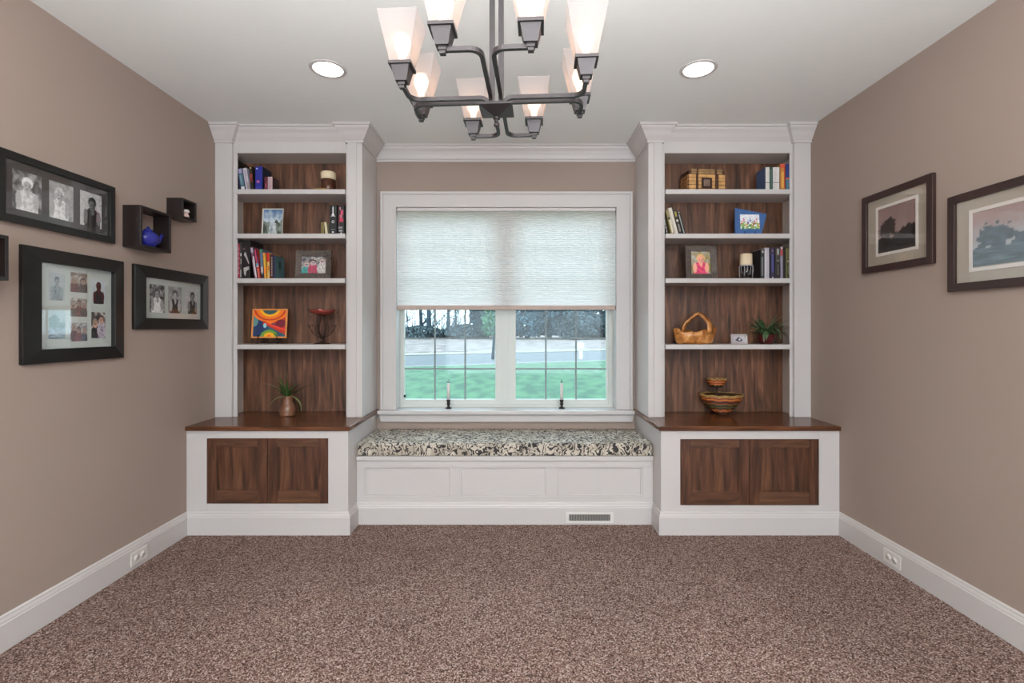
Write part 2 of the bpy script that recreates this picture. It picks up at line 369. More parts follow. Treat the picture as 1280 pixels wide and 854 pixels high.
for (a0, a1, g0, g1, nm) in ((-.883, -.075, -.869, -.134, 'left'), (-.029, .776, .030, .762, 'right')):
    sa = MB(); ys0, ys1 = 3.94, 3.972
    gz0, gz1 = .747, 2.222
    if nm == 'left': o0, o1 = -.883, -.075
    else: o0, o1 = -.029, .776
    for b in ((o0, g0, ys0, ys1, .706, 2.25), (g1, o1, ys0, ys1, .706, 2.25), (g0, g1, ys0, ys1, .706, gz0), (g0, g1, ys0, ys1, gz1, 2.25)): sa.box(*b)
    sash = part('sash', sa, M_vinyl, win)
    mu = MB(); w = .0065
    for k in (1, 2):
        x = g0+(g1-g0)*k/3; mu.box(x-w, x+w, 3.950, 3.958, gz0, gz1)
    for k in range(1, 6):
        z = gz0+(gz1-gz0)*k/6; mu.box(g0, g1, 3.951, 3.957, z-w, z+w)
    part('muntin_grid', mu, mat('backlit_muntin', '7c8a8c', .5), sash)  # white bars coloured grey, backlit shade put into the colour
    part('pane', MB().box(g0, g1, 3.960, 3.963, gz0, gz1), M_pane, sash)
for x in (-.863, ):
    part('latch', MB().box(x-.008, x+.008, 3.925, 3.939, .765, .785), M_iron, win)
# cellular shade
sh = thing('cellular_shade', 'white cellular window shade drawn halfway down', 'window shade', ((WX0+WX1)/2, 3.815, 2.26))
pl = MB(); n = 46; z1, z0 = 2.235, 1.498; xs = (WX0+.016, WX1-.016)
vs = []; fs = []
for side, sg in ((0, -1), (1, 1)):
    base = len(vs)
    for k in range(2*n+1):
        z = z1+(z0-z1)*k/(2*n); y = 3.822+sg*(.006 if k % 2 else .010)
        vs += [(xs[0], y, z), (xs[1], y, z)]
    for k in range(2*n): fs.append((base+2*k, base+2*k+1, base+2*k+3, base+2*k+2))
pl.add(vs[:2*(2*n+1)], fs[:2*n])
part('pleated_fabric', pl, M_blind, sh)
part('head_rail', MB().box(xs[0], xs[1], 3.802, 3.842, 2.235, 2.261), M_white, sh, bev=.002)
part('bottom_rail', MB().box(xs[0], xs[1], 3.806, 3.838, 1.464, 1.498), mat('backlit_peach_rail', 'b09c90', .5), sh, bev=.004)  # backlit tone and the fabric's shade put into this rail's colour and height
part('cord', MB().tube([(.795, 3.848, 2.24), (.795, 3.848, .82)], .0018, 6), M_plastic, sh)
part('cord_tassel', MB().lathe([(.0, .80), (.008, .805), (.004, .84), (0, .842)], 8, .795, 3.848), M_plastic, sh)

# ------------------------------------------------------------------ window seat
seat = thing('window_bench', 'white panelled window bench built between the two cabinets', 'bench', ((NL+NR)/2, YP, 0))
sb = MB().box(NL+.003, NR-.003, YP+.014, YB-.002, 0.0, .428)
part('body', sb, M_white, seat)
ff = MB(); px = [(-.997, -.411), (-.3475, .232), (.305, .881)]
zt, zb = .385, .183
ff.box(NL+.003, NR-.003, YP, YP+.014, zt, .428).box(NL+.003, NR-.003, YP, YP+.014, .0, zb)
xe = [NL+.003]+[v for p in px for v in p]+[NR-.003]
for k in range(0, 8, 2): ff.box(xe[k], xe[k+1], YP, YP+.014, zb, zt)
part('face_frame', ff, M_white, seat, bev=.001)
for a, b in px:
    mo = MB().box(a, b, YP+.004, YP+.014, zt-.010, zt).box(a, b, YP+.004, YP+.014, zb, zb+.010).box(a, a+.010, YP+.004, YP+.014, zb+.01, zt-.01).box(b-.010, b, YP+.004, YP+.014, zb+.01, zt-.01)
    part('panel_moulding', mo, M_white, seat, bev=.002)
part('baseboard', MB().sweep([(NL+.003, YP), (NR-.003, YP)], BP), M_white, seat)
part('seat_board', MB().box(NL+.003, NR-.003, YP-.012, YB-.002, .428, .458), M_white, seat, bev=.003)
# register
rg = thing('floor_register', 'white slotted air vent in the window seat baseboard', 'vent', (.52, YP-.017, .03))
a0, a1, b0, b1 = (707-640)/185., (766-640)/185., .012, .086
ya, yb = YP-.0215, YP-.0175
g = MB().box(a0, a1, ya, yb, b0, b0+.015).box(a0, a1, ya, yb, b1-.015, b1).box(a0, a0+.02, ya, yb, b0+.015, b1-.015).box(a1-.02, a1, ya, yb, b0+.015, b1-.015)
part('frame', g, M_plastic, rg)
part('gap_shade_sheet', MB().box(a0+.02, a1-.02, yb-.0005, yb, b0+.015, b1-.015), M_dark, rg)  # dark sheet painted as the shade between the slats
g = MB(); nn = 26
for k in range(nn):
    x = a0+.02+(a1-a0-.04)*(k+.5)/nn; g.box(x-.0013, x+.0013, ya+.0005, yb-.0008, b0+.015, b1-.015)
part('slats', g, M_plastic, rg, stuff=True)
# cushion: soft box mesh
def soft_box(x0, x1, y0, y1, z0, z1, r, nx, ny, crownz=0.01, seed=0):
    bm = bmesh.new(); bmesh.ops.create_cube(bm, size=1)
    bmesh.ops.subdivide_edges(bm, edges=bm.edges[:], cuts=1, use_grid_fill=True)
    bm.free()
    mb = MB(); n = 5
    # profile ring in (y,z) with rounded corners, swept in x with rounded ends
    ring = []
    def arc(cy, cz, a0, a1):
        for k in range(n+1):
            a = a0+(a1-a0)*k/n; ring.append((cy+r*math.cos(a), cz+r*math.sin(a)))
    arc(y0+r, z0+r, PI, 1.5*PI); arc(y1-r, z0+r, 1.5*PI, 2*PI); 
    arc(y1-r, z1-r, 0, .5*PI)
    for k in range(1, ny): ring.append((y1-r-(y1-y0-2*r)*k/ny, z1))
    arc(y0+r, z1-r, .5*PI, PI)
    cyc, czc = (y0+y1)/2, (z0+z1)/2
    xs_ = [x0+r*(1-math.cos(k*PI/2/4)) for k in range(4)]+[x0+r+(x1-x0-2*r)*k/nx for k in range(nx+1)]+[x1-r*(1-math.cos(k*PI/2/4)) for k in range(3, -1, -1)]
    vs = []; fs = []; m = len(ring)
    for x in xs_:
        e = min(x-x0, x1-x); ins = 0 if e >= r else r-math.sqrt(max(0, r*r-(r-e)**2))
        for (y, z) in ring:
            yy = y+(ins if y < cyc else -ins)*(1 if abs(y-cyc) > 1e-6 else 0)
            zz = z+(ins if z < czc else -ins)
            t = 0
            if z > z1-r*1.01:
                u = (y-y0)/(y1-y0); t = crownz*4*u*(1-u)*(0.8+0.5*noise.noise(Vector((x*3, y*3, seed))))
            vs.append((x, yy+0.003*noise.noise(Vector((x*9, z*20, 3))), zz+t))
    for i in range(len(xs_)-1):
        for k in range(m): fs.append((i*m+k, i*m+(k+1) % m, (i+1)*m+(k+1) % m, (i+1)*m+k))
    fs += [tuple(range(m)), tuple(reversed(range((len(xs_)-1)*m, len(xs_)*m)))]
    mb.add(vs, fs, True); return mb
cu = thing('seat_cushion', 'long floral black and cream seat cushion under the window', 'cushion', ((NL+NR)/2, 3.54, .458))
part('cushion_body', soft_box(NL+.006, NR-.006, YP-.004, YB-.006, .4585, .542, .010, 40, 8, .006), M_floral, cu)
pp = MB().tube([(NL+.02+(NR-NL-.04)*k/20, YP-.005, .533) for k in range(21)], .0035, 6).tube([(NL+.02+(NR-NL-.04)*k/20, YP-.005, .465) for k in range(21)], .0035, 6)
part('piping', pp, M_floral, cu)

# ------------------------------------------------------------------ base cabinets, countertops and bookcases
def base_cabinet(side):
    if side == 'left':
        xo, xi = XL+.001, NL+.002
        d0, d1, dz0, dz1 = (258.2-640)/195, (410.2-640)/195, 1.318-(630-411)/195., 1.318-(548-411)/195.
        path = [(xo, YF), (xi, YF), (xi, YP-.018)]; lab = 'left base cabinet with white face and two walnut doors'
        side_x = (xi-.02, xi)
    else:
        xo, xi = XR-.001, NR-.002
        d0, d1, dz0, dz1 = (850.3-640)/195, (1024-640)/195, 1.318-(632-411)/195., 1.318-(549-411)/195.
        path = [(xi, YP-.018), (xi, YF), (xo, YF)]; lab = 'right base cabinet with white face and two walnut doors'
        side_x = (xi, xi+.02)
    x0, x1 = min(xo, xi), max(xo, xi); zt = .664
    t = thing('base_cabinet', lab, 'cabinet', ((x0+x1)/2, YF, 0))
    part('carcass', MB().box(side_x[0], side_x[1], YF+.02, YB-.002, 0, zt).box(x0+.02, x1-.02, YF+.05, YF+.06, 0, zt-.01), M_white, t)
    ff = MB().box(x0, d0, YF, YF+.02, 0, zt).box(d1, x1, YF, YF+.02, 0, zt).box(d0, d1, YF, YF+.02, dz1, zt).box(d0, d1, YF, YF+.02, 0, dz0)
    part('face_frame', ff, M_white, t, bev=.001)
    part('baseboard', MB().sweep(path, BP), M_white, t)
    mid = (d0+d1)/2; gap = .0015
    for a, b in ((d0+gap, mid-gap), (mid+gap, d1-gap)):
        za, zb_ = dz0+gap, dz1-gap; st, ra, rt = .062, .082, .052
        door = part('door', MB().box(a+st, b-st, YF+.012, YF+.018, za+ra, zb_-rt), M_walnut_d, t)
        part('stile', MB().box(a, a+st, YF+.002, YF+.021, za, zb_), M_walnut_d, door, bev=.001)
        part('stile', MB().box(b-st, b, YF+.002, YF+.021, za, zb_), M_walnut_d, door, bev=.001)
        part('rail', MB().box(a+st, b-st, YF+.0025, YF+.021, za, za+ra), M_walnut_h, door, bev=.001)
        part('rail', MB().box(a+st, b-st, YF+.0025, YF+.021, zb_-rt, zb_), M_walnut_h, door, bev=.001)
        part('panel_bead', MB().box(a+st, a+st+.006, YF+.007, YF+.012, za+ra, zb_-rt).box(b-st-.006, b-st, YF+.007, YF+.012, za+ra, zb_-rt)
             .box(a+st+.006, b-st-.006, YF+.007, YF+.012, za+ra, za+ra+.006).box(a+st+.006, b-st-.006, YF+.007, YF+.012, zb_-rt-.006, zb_-rt), M_walnut_d, door)
    ov = .014
    cx0_, cx1_ = (x0, x1+ov) if side == 'left' else (x0-ov, x1)
    c = part('countertop', MB().box(cx0_, cx1_, YF-.018, YB-.002, zt+.001, .694), M_counter, None, bev=.004)
    tag(c, 'walnut countertop on the %s base cabinet' % side, 'countertop')
base_cabinet('left'); base_cabinet('right')

SHELF_Z = [2.298, 1.9865, 1.6725, 1.207]
def bookcase(side):
    if side == 'left':
        x0, x1 = XL+.001, NL; o0, o1 = -1.942, -1.1725; p0, p1 = (289.6-640)/178., (434-640)/178.; lab = 'left built in white bookcase with walnut back and four shelves'
        i0, i1 = -2.02, -1.09
    else:
        x0, x1 = NR, XR-.001; o0, o1 = 1.079, 1.963; p0, p1 = (832-640)/178.-.02, (993-640)/178.; lab = 'right built in white bookcase with walnut back and four shelves'
        i0, i1 = 1.0, 2.035
    t = thing('bookcase', lab, 'bookcase', ((x0+x1)/2, YU, .695)); zb = .695; zt = 2.56
    st = MB().box(x0, p0, YU, YU+.032, zb, 2.70).box(p1, x1, YU, YU+.032, zb, 2.70)
    part('pilaster', st, M_white, t, bev=.0015)
    ex = (x1, -1) if side == 'left' else (x0, 1)
    e = sorted((ex[0]+ex[1]*.0005, ex[0]+ex[1]*.030))
    e2 = sorted((ex[0]+ex[1]*.040, p1+.004 if side == 'left' else p0-.004))
    part('pilaster_face', MB().box(e2[0], e2[1], YU-.006, YU-.0002, zb, 2.625), M_white, t, bev=.0015)
    ff = MB().box(p0, o0, YU+.022, YU+.032, zb, zt).box(o1, p1, YU+.022, YU+.032, zb, zt).box(p0, p1, YU+.022, YU+.032, zt, 2.70)
    part('face_frame', ff, M_white, t, bev=.0015)
    part('side_panel', MB().box(x0, i0, YU+.032, YB-.002, zb, 2.70), M_inner if side == 'left' else M_white, t)
    part('side_panel', MB().box(i1, x1, YU+.032, YB-.002, zb, 2.70), M_white if side == 'left' else M_inner, t)
    part('top_panel', MB().box(i0, i1, YU+.032, YS, zt, zt+.02), M_inner, t)
    part('back_panel', MB().box(i0, i1, YS, YS+.01, zb, zt), M_walnut, t)
    for z in SHELF_Z:
        part('shelf', MB().box(o0+.001, o1-.001, YU+.001, YU+.032, z-.033, z).box(i0+.001, i1-.001, YU+.032, YS, z-.033, z), M_white, t, bev=.0015)
    if side == 'left': path = [(x0, YU), (p0, YU), (p0, YU+.034), (p1, YU+.034), (p1, YU), (x1, YU), (x1, YB-.062)]
    else: path = [(x0, YB-.062), (x0, YU), (p0, YU), (p0, YU+.034), (p1, YU+.034), (p1, YU), (x1, YU)]
    part('crown_moulding', MB().sweep(path, crown(.118, .078)), M_white, t)
bookcase('left'); bookcase('right')

# ------------------------------------------------------------------ recessed lights
M_lamp = emis('recessed_lamp_glow', 'fff6ea', 9.0)
for px_, lab in ((410, 'round recessed ceiling light above the left bookcase'), (873, 'round recessed ceiling light above the right bookcase')):
    X = PX(px_, 2.67)
    t = thing('recessed_light', lab, 'ceiling light', (X, 2.67, ZC), group='recessed ceiling lights')
    part('trim_ring', MB().lathe([(.078, -.001), (.080, -.006), (.096, -.004), (.098, -.0005), (.078, -.0005)], 40), M_white, t, local=True)
    part('lens', MB().lathe([(0, -.0035), (.078, -.003), (.078, -.001), (0, -.001)], 32), M_lamp, t, local=True)

# ------------------------------------------------------------------ chandelier
CH = (-.051, 1.622, 2.078)
ch = thing('chandelier', 'bronze eight light chandelier with frosted square glass shades', 'chandelier', CH, (0, 0, math.radians(-3.4)))
part('hub', MB().taper(.018, .018, -.056, .106, .106, -.036).taper(.110, .110, -.036, .110, .110, -.030).box(-.03, .03, -.03, .03, -.030, -.016), M_bronze, ch, local=True, bev=.001)
part('finial', MB().lathe([(0, -.092), (.008, -.088), (.010, -.080), (.005, -.074), (.005, -.066), (.012, -.063), (.012, -.057), (0, -.055)], 14), M_bronze, ch, local=True)
for x in (-.015, .015):
    part('rod', MB().box(x-.0085, x+.0085, -.0085, .0085, -.016, ZC-CH[2]-.028), M_bronze, ch, local=True)
part('canopy', MB().taper(.10, .10, ZC-CH[2]-.030, .15, .15, ZC-CH[2]-.008).taper(.15, .15, ZC-CH[2]-.008, .15, .15, ZC-CH[2]-.0005), M_bronze, ch, local=True)
def arm_path(s, Lr):
    pts = [(.022, .0165*s, -.02)]
    for k in range(6):                        # rises out of the hub and turns level
        a = k/5*PI/2; pts.append((.022+.03*(1-math.cos(a)), .0165*s, -.03+.03*math.sin(a)))
    R = .035
    for k in range(7):
        a = k/6*PI/2; pts.append((Lr-R+R*math.sin(a), s*(.0165+R*(1-math.cos(a))), 0))
    pts.append((Lr, s*.128, 0))
    return pts
arm_me = {}
cupb = MB().taper(.036, .036, .006, .056, .056, .050).taper(.070, .070, .050, .070, .070, .059).taper(.022, .022, -.004, .022, .022, .006).box(-.008, .008, -.008, .008, -.013, -.004)
cup_me = cupb.mesh('socket_cup', M_bronze)
shb = MB().taper(.062, .062, .0595, .122, .122, .200, cap=False)
sh_in = MB().taper(.056, .056, .0605, .116, .116, .200, cap=False)
sv = shb; sv.add(sh_in.v, sh_in.f); sv.add([(-.031, -.031, .0595), (.031, -.031, .0595), (.031, .031, .0595), (-.031, .031, .0595)], [(0, 1, 2, 3)])
for k in range(4):
    a = k*4
shm = MB().taper(.062, .062, .0595, .122, .122, .200, cap=False)
glass_me = shm.mesh('glass_shade', M_frost)
M_bulb = emis('warm_bulb_glow', 'ffd4b0', 4.0)
bulb_me = MB().lathe([(0, .062), (.010, .064), (.012, .09), (.024, .115), (.027, .133), (.019, .153), (0, .161)], 14).mesh('bulb', M_bulb)
for q in range(4):
    Lr = .284 if q % 2 == 0 else .300
    for s in (-1, 1):
        key = (q % 2, s)
        if key not in arm_me: arm_me[key] = MB().tube(arm_path(s, Lr), .0062, sq=True).mesh('arm', M_bronze)
        ar = part('arm', arm_me[key], None, ch); ar.rotation_euler = (0, 0, q*PI/2)
        for nm, me in (('socket_cup', cup_me), ('glass_shade', glass_me), ('bulb', bulb_me)):
            o = part(nm, me, None, ar); o.location = (Lr, s*.120, 0)

# ------------------------------------------------------------------ painters for pictures
def nz(u, v, s=6, k=0): return noise.noise(Vector((u*s, v*s, k*7.3)))
def mixc(a, b, t): t = max(0, min(1, t)); return tuple(a[i]*(1-t)+b[i]*t for i in range(3))
def ell(u, v, cx, cy, rx, ry): return ((u-cx)/rx)**2+((v-cy)/ry)**2 < 1
def portrait(seed, bg='3a3a3a', hair='c8c8c8', skin='b0b0b0', cloth='d8d8d8', cx=.5, hy=.68, hr=.17, grain=.35):
    def f(u, v):
        c = lin(bg)[:3]; n = nz(u, v, 5, seed)+.5*nz(u, v, 13, seed+1)
        c = mixc(c, lin('a8a8a8')[:3], .35+.9*n)
        if ell(u, v, cx, .15, .38, .42): c = lin(cloth)[:3]; c = tuple(x*(1+.5*nz(u, v, 11, seed+3)) for x in c)
        if ell(u, v, cx+.02, hy-.22, .07, .12): c = lin(skin)[:3]
        if ell(u, v, cx-.3, .28, .10, .22) or ell(u, v, cx+.3, .28, .10, .22): c = lin(skin)[:3]
        if ell(u, v, cx, hy+.04, hr*1.1, hr*.95): c = lin(hair)[:3]; c = tuple(x*(1+.5*nz(u, v, 16, seed+5)) for x in c)
        if ell(u, v, cx, hy-.05, hr*.85, hr*.85):
            c = lin(skin)[:3]
            if ell(u, v, cx-.06, hy-.03, .028, .018) or ell(u, v, cx+.06, hy-.03, .028, .018) or ell(u, v, cx, hy-.12, .045, .014): c = tuple(x*.3 for x in c)
            if u > cx+.06: c = tuple(x*.75 for x in c)
        return tuple(max(.01, min(.9, (x*(1+grain*nz(u, v, 30, seed+9))-.1)*1.35+.08)) for x in c)
    return f
def group_photo(seed, bg, cols, skin='c49a86'):
    def f(u, v):
        c = mixc(lin(bg)[:3], lin('d0ccc4')[:3], .3+nz(u, v, 5, seed))
        n = len(cols)
        for i, cl in enumerate(cols):
            cx = (i+.6)/(n+.2)+.03*math.sin(seed+i*3); hy = .62+.1*math.sin(seed*2+i*2)
            if ell(u, v, cx, hy-.42, .62/n, .36): c = tuple(x*(1+.4*nz(u, v, 12, seed+i)) for x in lin(cl)[:3])
            if ell(u, v, cx, hy+.03, .36/n+.02, .17): c = lin('4a3226')[:3] if i % 2 else lin('9a8a78')[:3]
            if ell(u, v, cx, hy-.02, .30/n+.015, .13):
                c = lin(skin)[:3]
                if abs(v-hy) < .02 and abs(abs(u-cx)-.08/n) < .02: c = lin('40302a')[:3]
        return tuple(max(0, x*(1+.7*nz(u, v, 18, seed+9))) for x in mixc(c, (.18, .16, .15), .15))
    return f
def landscape(skyt, skyb, tree, ground, hx=.35, hor=.38, tr=.30, seed=0):
    def f(u, v):
        n = nz(u, v, 4, seed)+.6*nz(u, v, 11, seed+2)
        c = mixc(lin(skyb)[:3], lin(skyt)[:3], (v-hor)/(1-hor)+n*.5)
        e = nz(u, v, 9, seed+4)*.09+nz(u, v, 22, seed+5)*.05
        if ((u-hx)/tr)**2+((v-hor-.18)/(tr*.9))**2 < (1+e*5)**2 and v > hor-.05: c = tuple(x*(1+.5*nz(u, v, 20, seed)) for x in lin(tree)[:3])
        if v < hor+.12+.10*nz(u*2, 0, 3, seed+7)+e and u > .45: c = tuple(x*(1+.4*nz(u, v, 16, seed)) for x in lin(tree)[:3])
        if v < hor+e*.4: c = tuple(max(0, x*(1+.8*nz(u*.5, v*3, 9, seed+8))) for x in lin(ground)[:3])
        return tuple(max(0, x) for x in c)
    return f
def lake(u, v):
    n = nz(u, v, 6, 1)+.5*nz(u, v, 14, 2)
    c = mixc(lin('b8c4cc')[:3], lin('4a6d96')[:3], (v-.5)*2+n*.5)
    if v < .62+.25*nz(u*1.3, 0, 4, 3)-.2*math.sin(u*PI): c = mixc(lin('3a4438')[:3], lin('8c958c')[:3], .4+n)
    if v < .45 and abs(u-.5) < .16+(.45-v)*.15: c = mixc(lin('cfd4d4')[:3], lin('7d8b90')[:3], .5+n)
    return tuple(max(0, x) for x in c)
def abstract(u, v):
    navy, teal, red, orange, yel = (lin(x)[:3] for x in ('1d2f5c', '2c5a6b', 'c03018', 'f07818', 'f5b21a'))
    c = mixc(navy, teal, .5+1.2*nz(u, v, 3, 1))
    if ell(u, v, .03, .60, .12, .22): c = lin('5f8e8e')[:3]
    if v > 1-.9*u*.9 and u > .12: c = red
    w = .58+.16*math.sin((u-.35)*5)
    if u > .33 and v > w-.35*(1-u)*0: c = red
    if u > .30 and abs(v-(.52+.35*(u-.3)+.05*math.sin(u*9))) < .07: c = orange
    if u > .35 and abs(v-(.60+.42*(u-.35))) < .03: c = yel
    d = math.hypot((u-.5)/1.1, v-1.06)
    if d < .52 and d > .40: c = orange if d > .45 else red
    if d <= .40: c = orange if d > .30 else (lin('3b5a5a')[:3] if d < .22 else yel)
    if u > .3 and v < .60-(u-.3)*.55 and v > .52-(u-.3)*.60-.03: c = red
    if u > .62 and ell(u, v, .85, .50, .17, .15): c = lin('7a1c30')[:3]
    if u > .3 and abs(v-(.60-.42*(u-.3))+.06) < .035 and u > .45: c = lin('e8402a')[:3]
    d = math.hypot(u-.5, (v-.02)*1.1)
    if d < .26: c = lin('6f9a3a')[:3] if d > .16 else (yel if d > .07 else orange)
    if ell(u, v, .36, .42, .05, .09): c = lin('9cc8d8')[:3]
    return c
def childart(u, v):
    c = mixc(lin('c8d0dc')[:3], lin('f2f2f2')[:3], .5+nz(u, v, 6, 3))
    cols = [lin(x)[:3] for x in ('c43a5c', 'd88a9a', 'e0a050', '7a5aa8', '4a6cb0', 'b86a4a')]
    if v < .45+.2*nz(u, 0, 4, 1): c = mixc(lin('4f8a4a')[:3], lin('9ab860')[:3], .5+nz(u, v, 9, 5))
    for i in range(9):
        cx = .08+i*.11; cy = .45+.2*math.sin(i*2.1)
        if ell(u, v, cx, cy, .045, .14): c = cols[i % 6]
    if nz(u, v, 14, 8) > .28: c = lin('f4f4f0')[:3]
    return c
def spot_motif(u, v):
    c = lin('b8b4bc')[:3]
    if ell(u, v, .5, .35, .33, .28): c = lin('5a5560')[:3]
    if ell(u, v, .48, .58, .16, .22): c = lin('2a2730')[:3]
    if ell(u, v, .55, .45, .08, .15): c = lin('d8d8dc')[:3]
    return c
def picture(w, h, fn, n=34, y=0.0, cx=0, cz=0, m_=None, t=.0012):
    mb = MB(); nx = n if w <= h else int(n*w/h); nzv = int(nx*h/w)
    vs = []; cs = []; fs = []
    for j in range(nzv+1):
        for i in range(nx+1):
            vs.append((cx+w*(i/nx-.5), y, cz+h*(j/nzv-.5))); c = fn(i/nx, j/nzv); cs.append((c[0], c[1], c[2], 1))
    for j in range(nzv):
        for i in range(nx):
            a = j*(nx+1)+i; fs.append((a, a+1, a+nx+2, a+nx+1))
    mb.add(vs, fs); mb.c = cs
    return mb
def rect_frame(W_, H_, fw, d_out, d_in, fb=None):    # mitred frame, back at y=0, faces -y, centred on x, base at z=0
    mb = MB(); fwl = fw if isinstance(fw, (tuple, list)) else (fw, fw)
    a, b = fwl
    O = [(-W_/2, 0), (W_/2, 0), (W_/2, H_), (-W_/2, H_)]; I = [(-W_/2+a, b), (W_/2-a, b), (W_/2-a, H_-b), (-W_/2+a, H_-b)]
    Mi = [(p[0]*.96, q[1]*0+H_/2+(p[1]-H_/2)*.96) for p, q in zip(O, I)]
    vs = [(x, 0, z) for x, z in O]+[(x, -d_out, z) for x, z in O]+[(x, -d_in, z) for x, z in I]+[(x, -.002, z) for x, z in I]
    fs = []
    for k in range(4):
        j = (k+1) % 4
        for l in range(3): fs.append((l*4+k, l*4+j, (l+1)*4+j, (l+1)*4+k))
        fs.append((12+k, 12+j, j, k))
    return mb.add(vs, fs)
def framed(name, label, cat, loc, rot, W_, H_, fw, d, M_f, M_m, photos, group=None, glass=True, m_y=.008, d_in=None, inner=None):
    t = thing(name, label, cat, loc, rot, group)
    fwl = fw if isinstance(fw, (tuple, list)) else (fw, fw)
    part('frame', rect_frame(W_, H_, fwl, d, d_in if d_in else d), M_f, t, local=True, bev=.0015)
    a, b = fwl
    if M_m: part('mat_board', MB().box(-W_/2+a*.8, W_/2-a*.8, -m_y, -.001, b*.8, H_-b*.8), M_m, t, local=True)
    else: part('backing', MB().box(-W_/2+a*.8, W_/2-a*.8, -m_y+.002, -.001, b*.8, H_-b*.8), M_dark, t, local=True)
    if inner:
        cx, cz, w, h = inner; mb = MB(); e = .016
        for bx in ((cx-w/2, cx-w/2+e, cz-h/2, cz+h/2), (cx+w/2-e, cx+w/2, cz-h/2, cz+h/2), (cx-w/2+e, cx+w/2-e, cz-h/2, cz-h/2+e), (cx-w/2+e, cx+w/2-e, cz+h/2-e, cz+h/2)):
            mb.box(bx[0], bx[1], -m_y-.0025, -m_y, bx[2], bx[3])
        part('inner_mat', mb, M_inmat, t, local=True)
    for (cx, cz, w, h, fn) in photos:
        part('photo', picture(w, h, fn, y=-m_y-.0008, cx=cx, cz=cz), M_print, t, local=True)
    if glass: part('glass', MB().box(-W_/2+a*.9, W_/2-a*.9, -m_y-.0045, -m_y-.0035, b*.9, H_-b*.9), M_glass, t, local=True)
    return t

# ------------------------------------------------------------------ left wall
LW = (0, 0, PI/2); RW = (0, 0, -PI/2)
def on_left(D0, D1, z0): return (XL+.001, (D0+D1)/2, z0)
def loc_photos(D0, D1, z0, items): return [((a+b)/2-(D0+D1)/2, (c+d)/2-z0, b-a, d-c, fn) for a, b, c, d, fn in items]
A = (1.96, 2.541, 1.760)
framed('picture_frame', 'wide black frame with dark mat and three child portraits', 'picture frame', on_left(*A), LW, .581, .293, .032, .022, M_black, M_bmat,
       loc_photos(*A, [(2.029, 2.155, 1.821, 1.987, portrait(1, '505050', 'e0e0e0', 'a8a8a8', 'c8c8c8')), (2.190, 2.311, 1.821, 1.987, portrait(2, '888888', 'b8b8b8', 'a0a0a0', 'd0d0d0', cx=.42)),
                       (2.347, 2.470, 1.821, 1.987, portrait(3, 'b0b0b0', '3a3a3a', '707070', '202020', cx=.55))]))
Bf = (2.063, 2.603, 1.164)
framed('picture_frame', 'large square black frame with white mat holding seven photos', 'picture frame', on_left(*Bf), LW, .540, .5115, (.073, .063), .017, M_black, M_wmat,
       loc_photos(*Bf, [(2.187, 2.268, 1.447, 1.5715, portrait(4, '9aa4a8', '606a70', '8a8f92', '7a8488', hy=.72, hr=.13)), (2.187, 2.268, 1.272, 1.402, landscape('9fb0b0', '7d9a94', '5f7a78', '8295a0', seed=4)),
                        (2.295, 2.387, 1.492, 1.5855, group_photo(5, '7a6a60', ['5a2a28', '4a3a38'], '9a8070')), (2.295, 2.387, 1.376, 1.464, group_photo(6, '989088', ['5a4a42', '6a3a36', '4a3a36'], '94796c')),
                        (2.295, 2.387, 1.258, 1.346, group_photo(7, '7a8088', ['4a2a38', '6a3440', '3c465a'], '9a8078')), (2.410, 2.492, 1.442, 1.568, portrait(8, 'a8b4bc', '5a3c30', '5a3c30', '22303e', cx=.52)),
                        (2.410, 2.492, 1.271, 1.400, group_photo(9, '2c2430', ['1e1a28', 'b8b0c0']))]), d_in=.030)
Cf = (2.676, 3.324, 1.315)
framed('picture_frame', 'smaller wide black frame with white mat and three child portraits', 'picture frame', on_left(*Cf), LW, .648, .3605, (.071, .064), .019, M_black, M_wmat,
       loc_photos(*Cf, [(2.797, 2.918, 1.413, 1.576, portrait(10, '303030', '606060', '989898', 'd8d8d8')), (2.949, 3.068, 1.413, 1.576, portrait(11, '808080', '585858', 'a8a8a8', '404040')),
                        (3.100, 3.220, 1.413, 1.576, portrait(12, 'b0b0b0', '4a4a4a', '808080', '3c3c3c', cx=.6))]), d_in=.029)
def box_shelf(D0, D1, z0, z1, label):
    t = thing('box_shelf', label, 'wall shelf', (XL+.0005, (D0+D1)/2, z0), (0, 0, 0))
    d = .097; th = .014; x0, x1 = XL+.0005, XL+d
    b = MB().box(x0, x1, D0, D0+th, z0, z1).box(x0, x1, D1-th, D1, z0, z1).box(x0, x1, D0+th, D1-th, z0, z0+th).box(x0, x1, D0+th, D1-th, z1-th, z1)
    part('box_frame', b, M_espresso, t, bev=.001)
    return t
box_shelf(2.6136, 2.850, 1.7585, 1.982, 'square black box shelf holding a blue teapot')
box_shelf(2.946, 3.080, 1.9875, 2.1095, 'small black box shelf nearest the bookcase')
box_shelf(1.750, 1.930, 1.508, 1.685, 'empty black box shelf at the left edge of the photo')
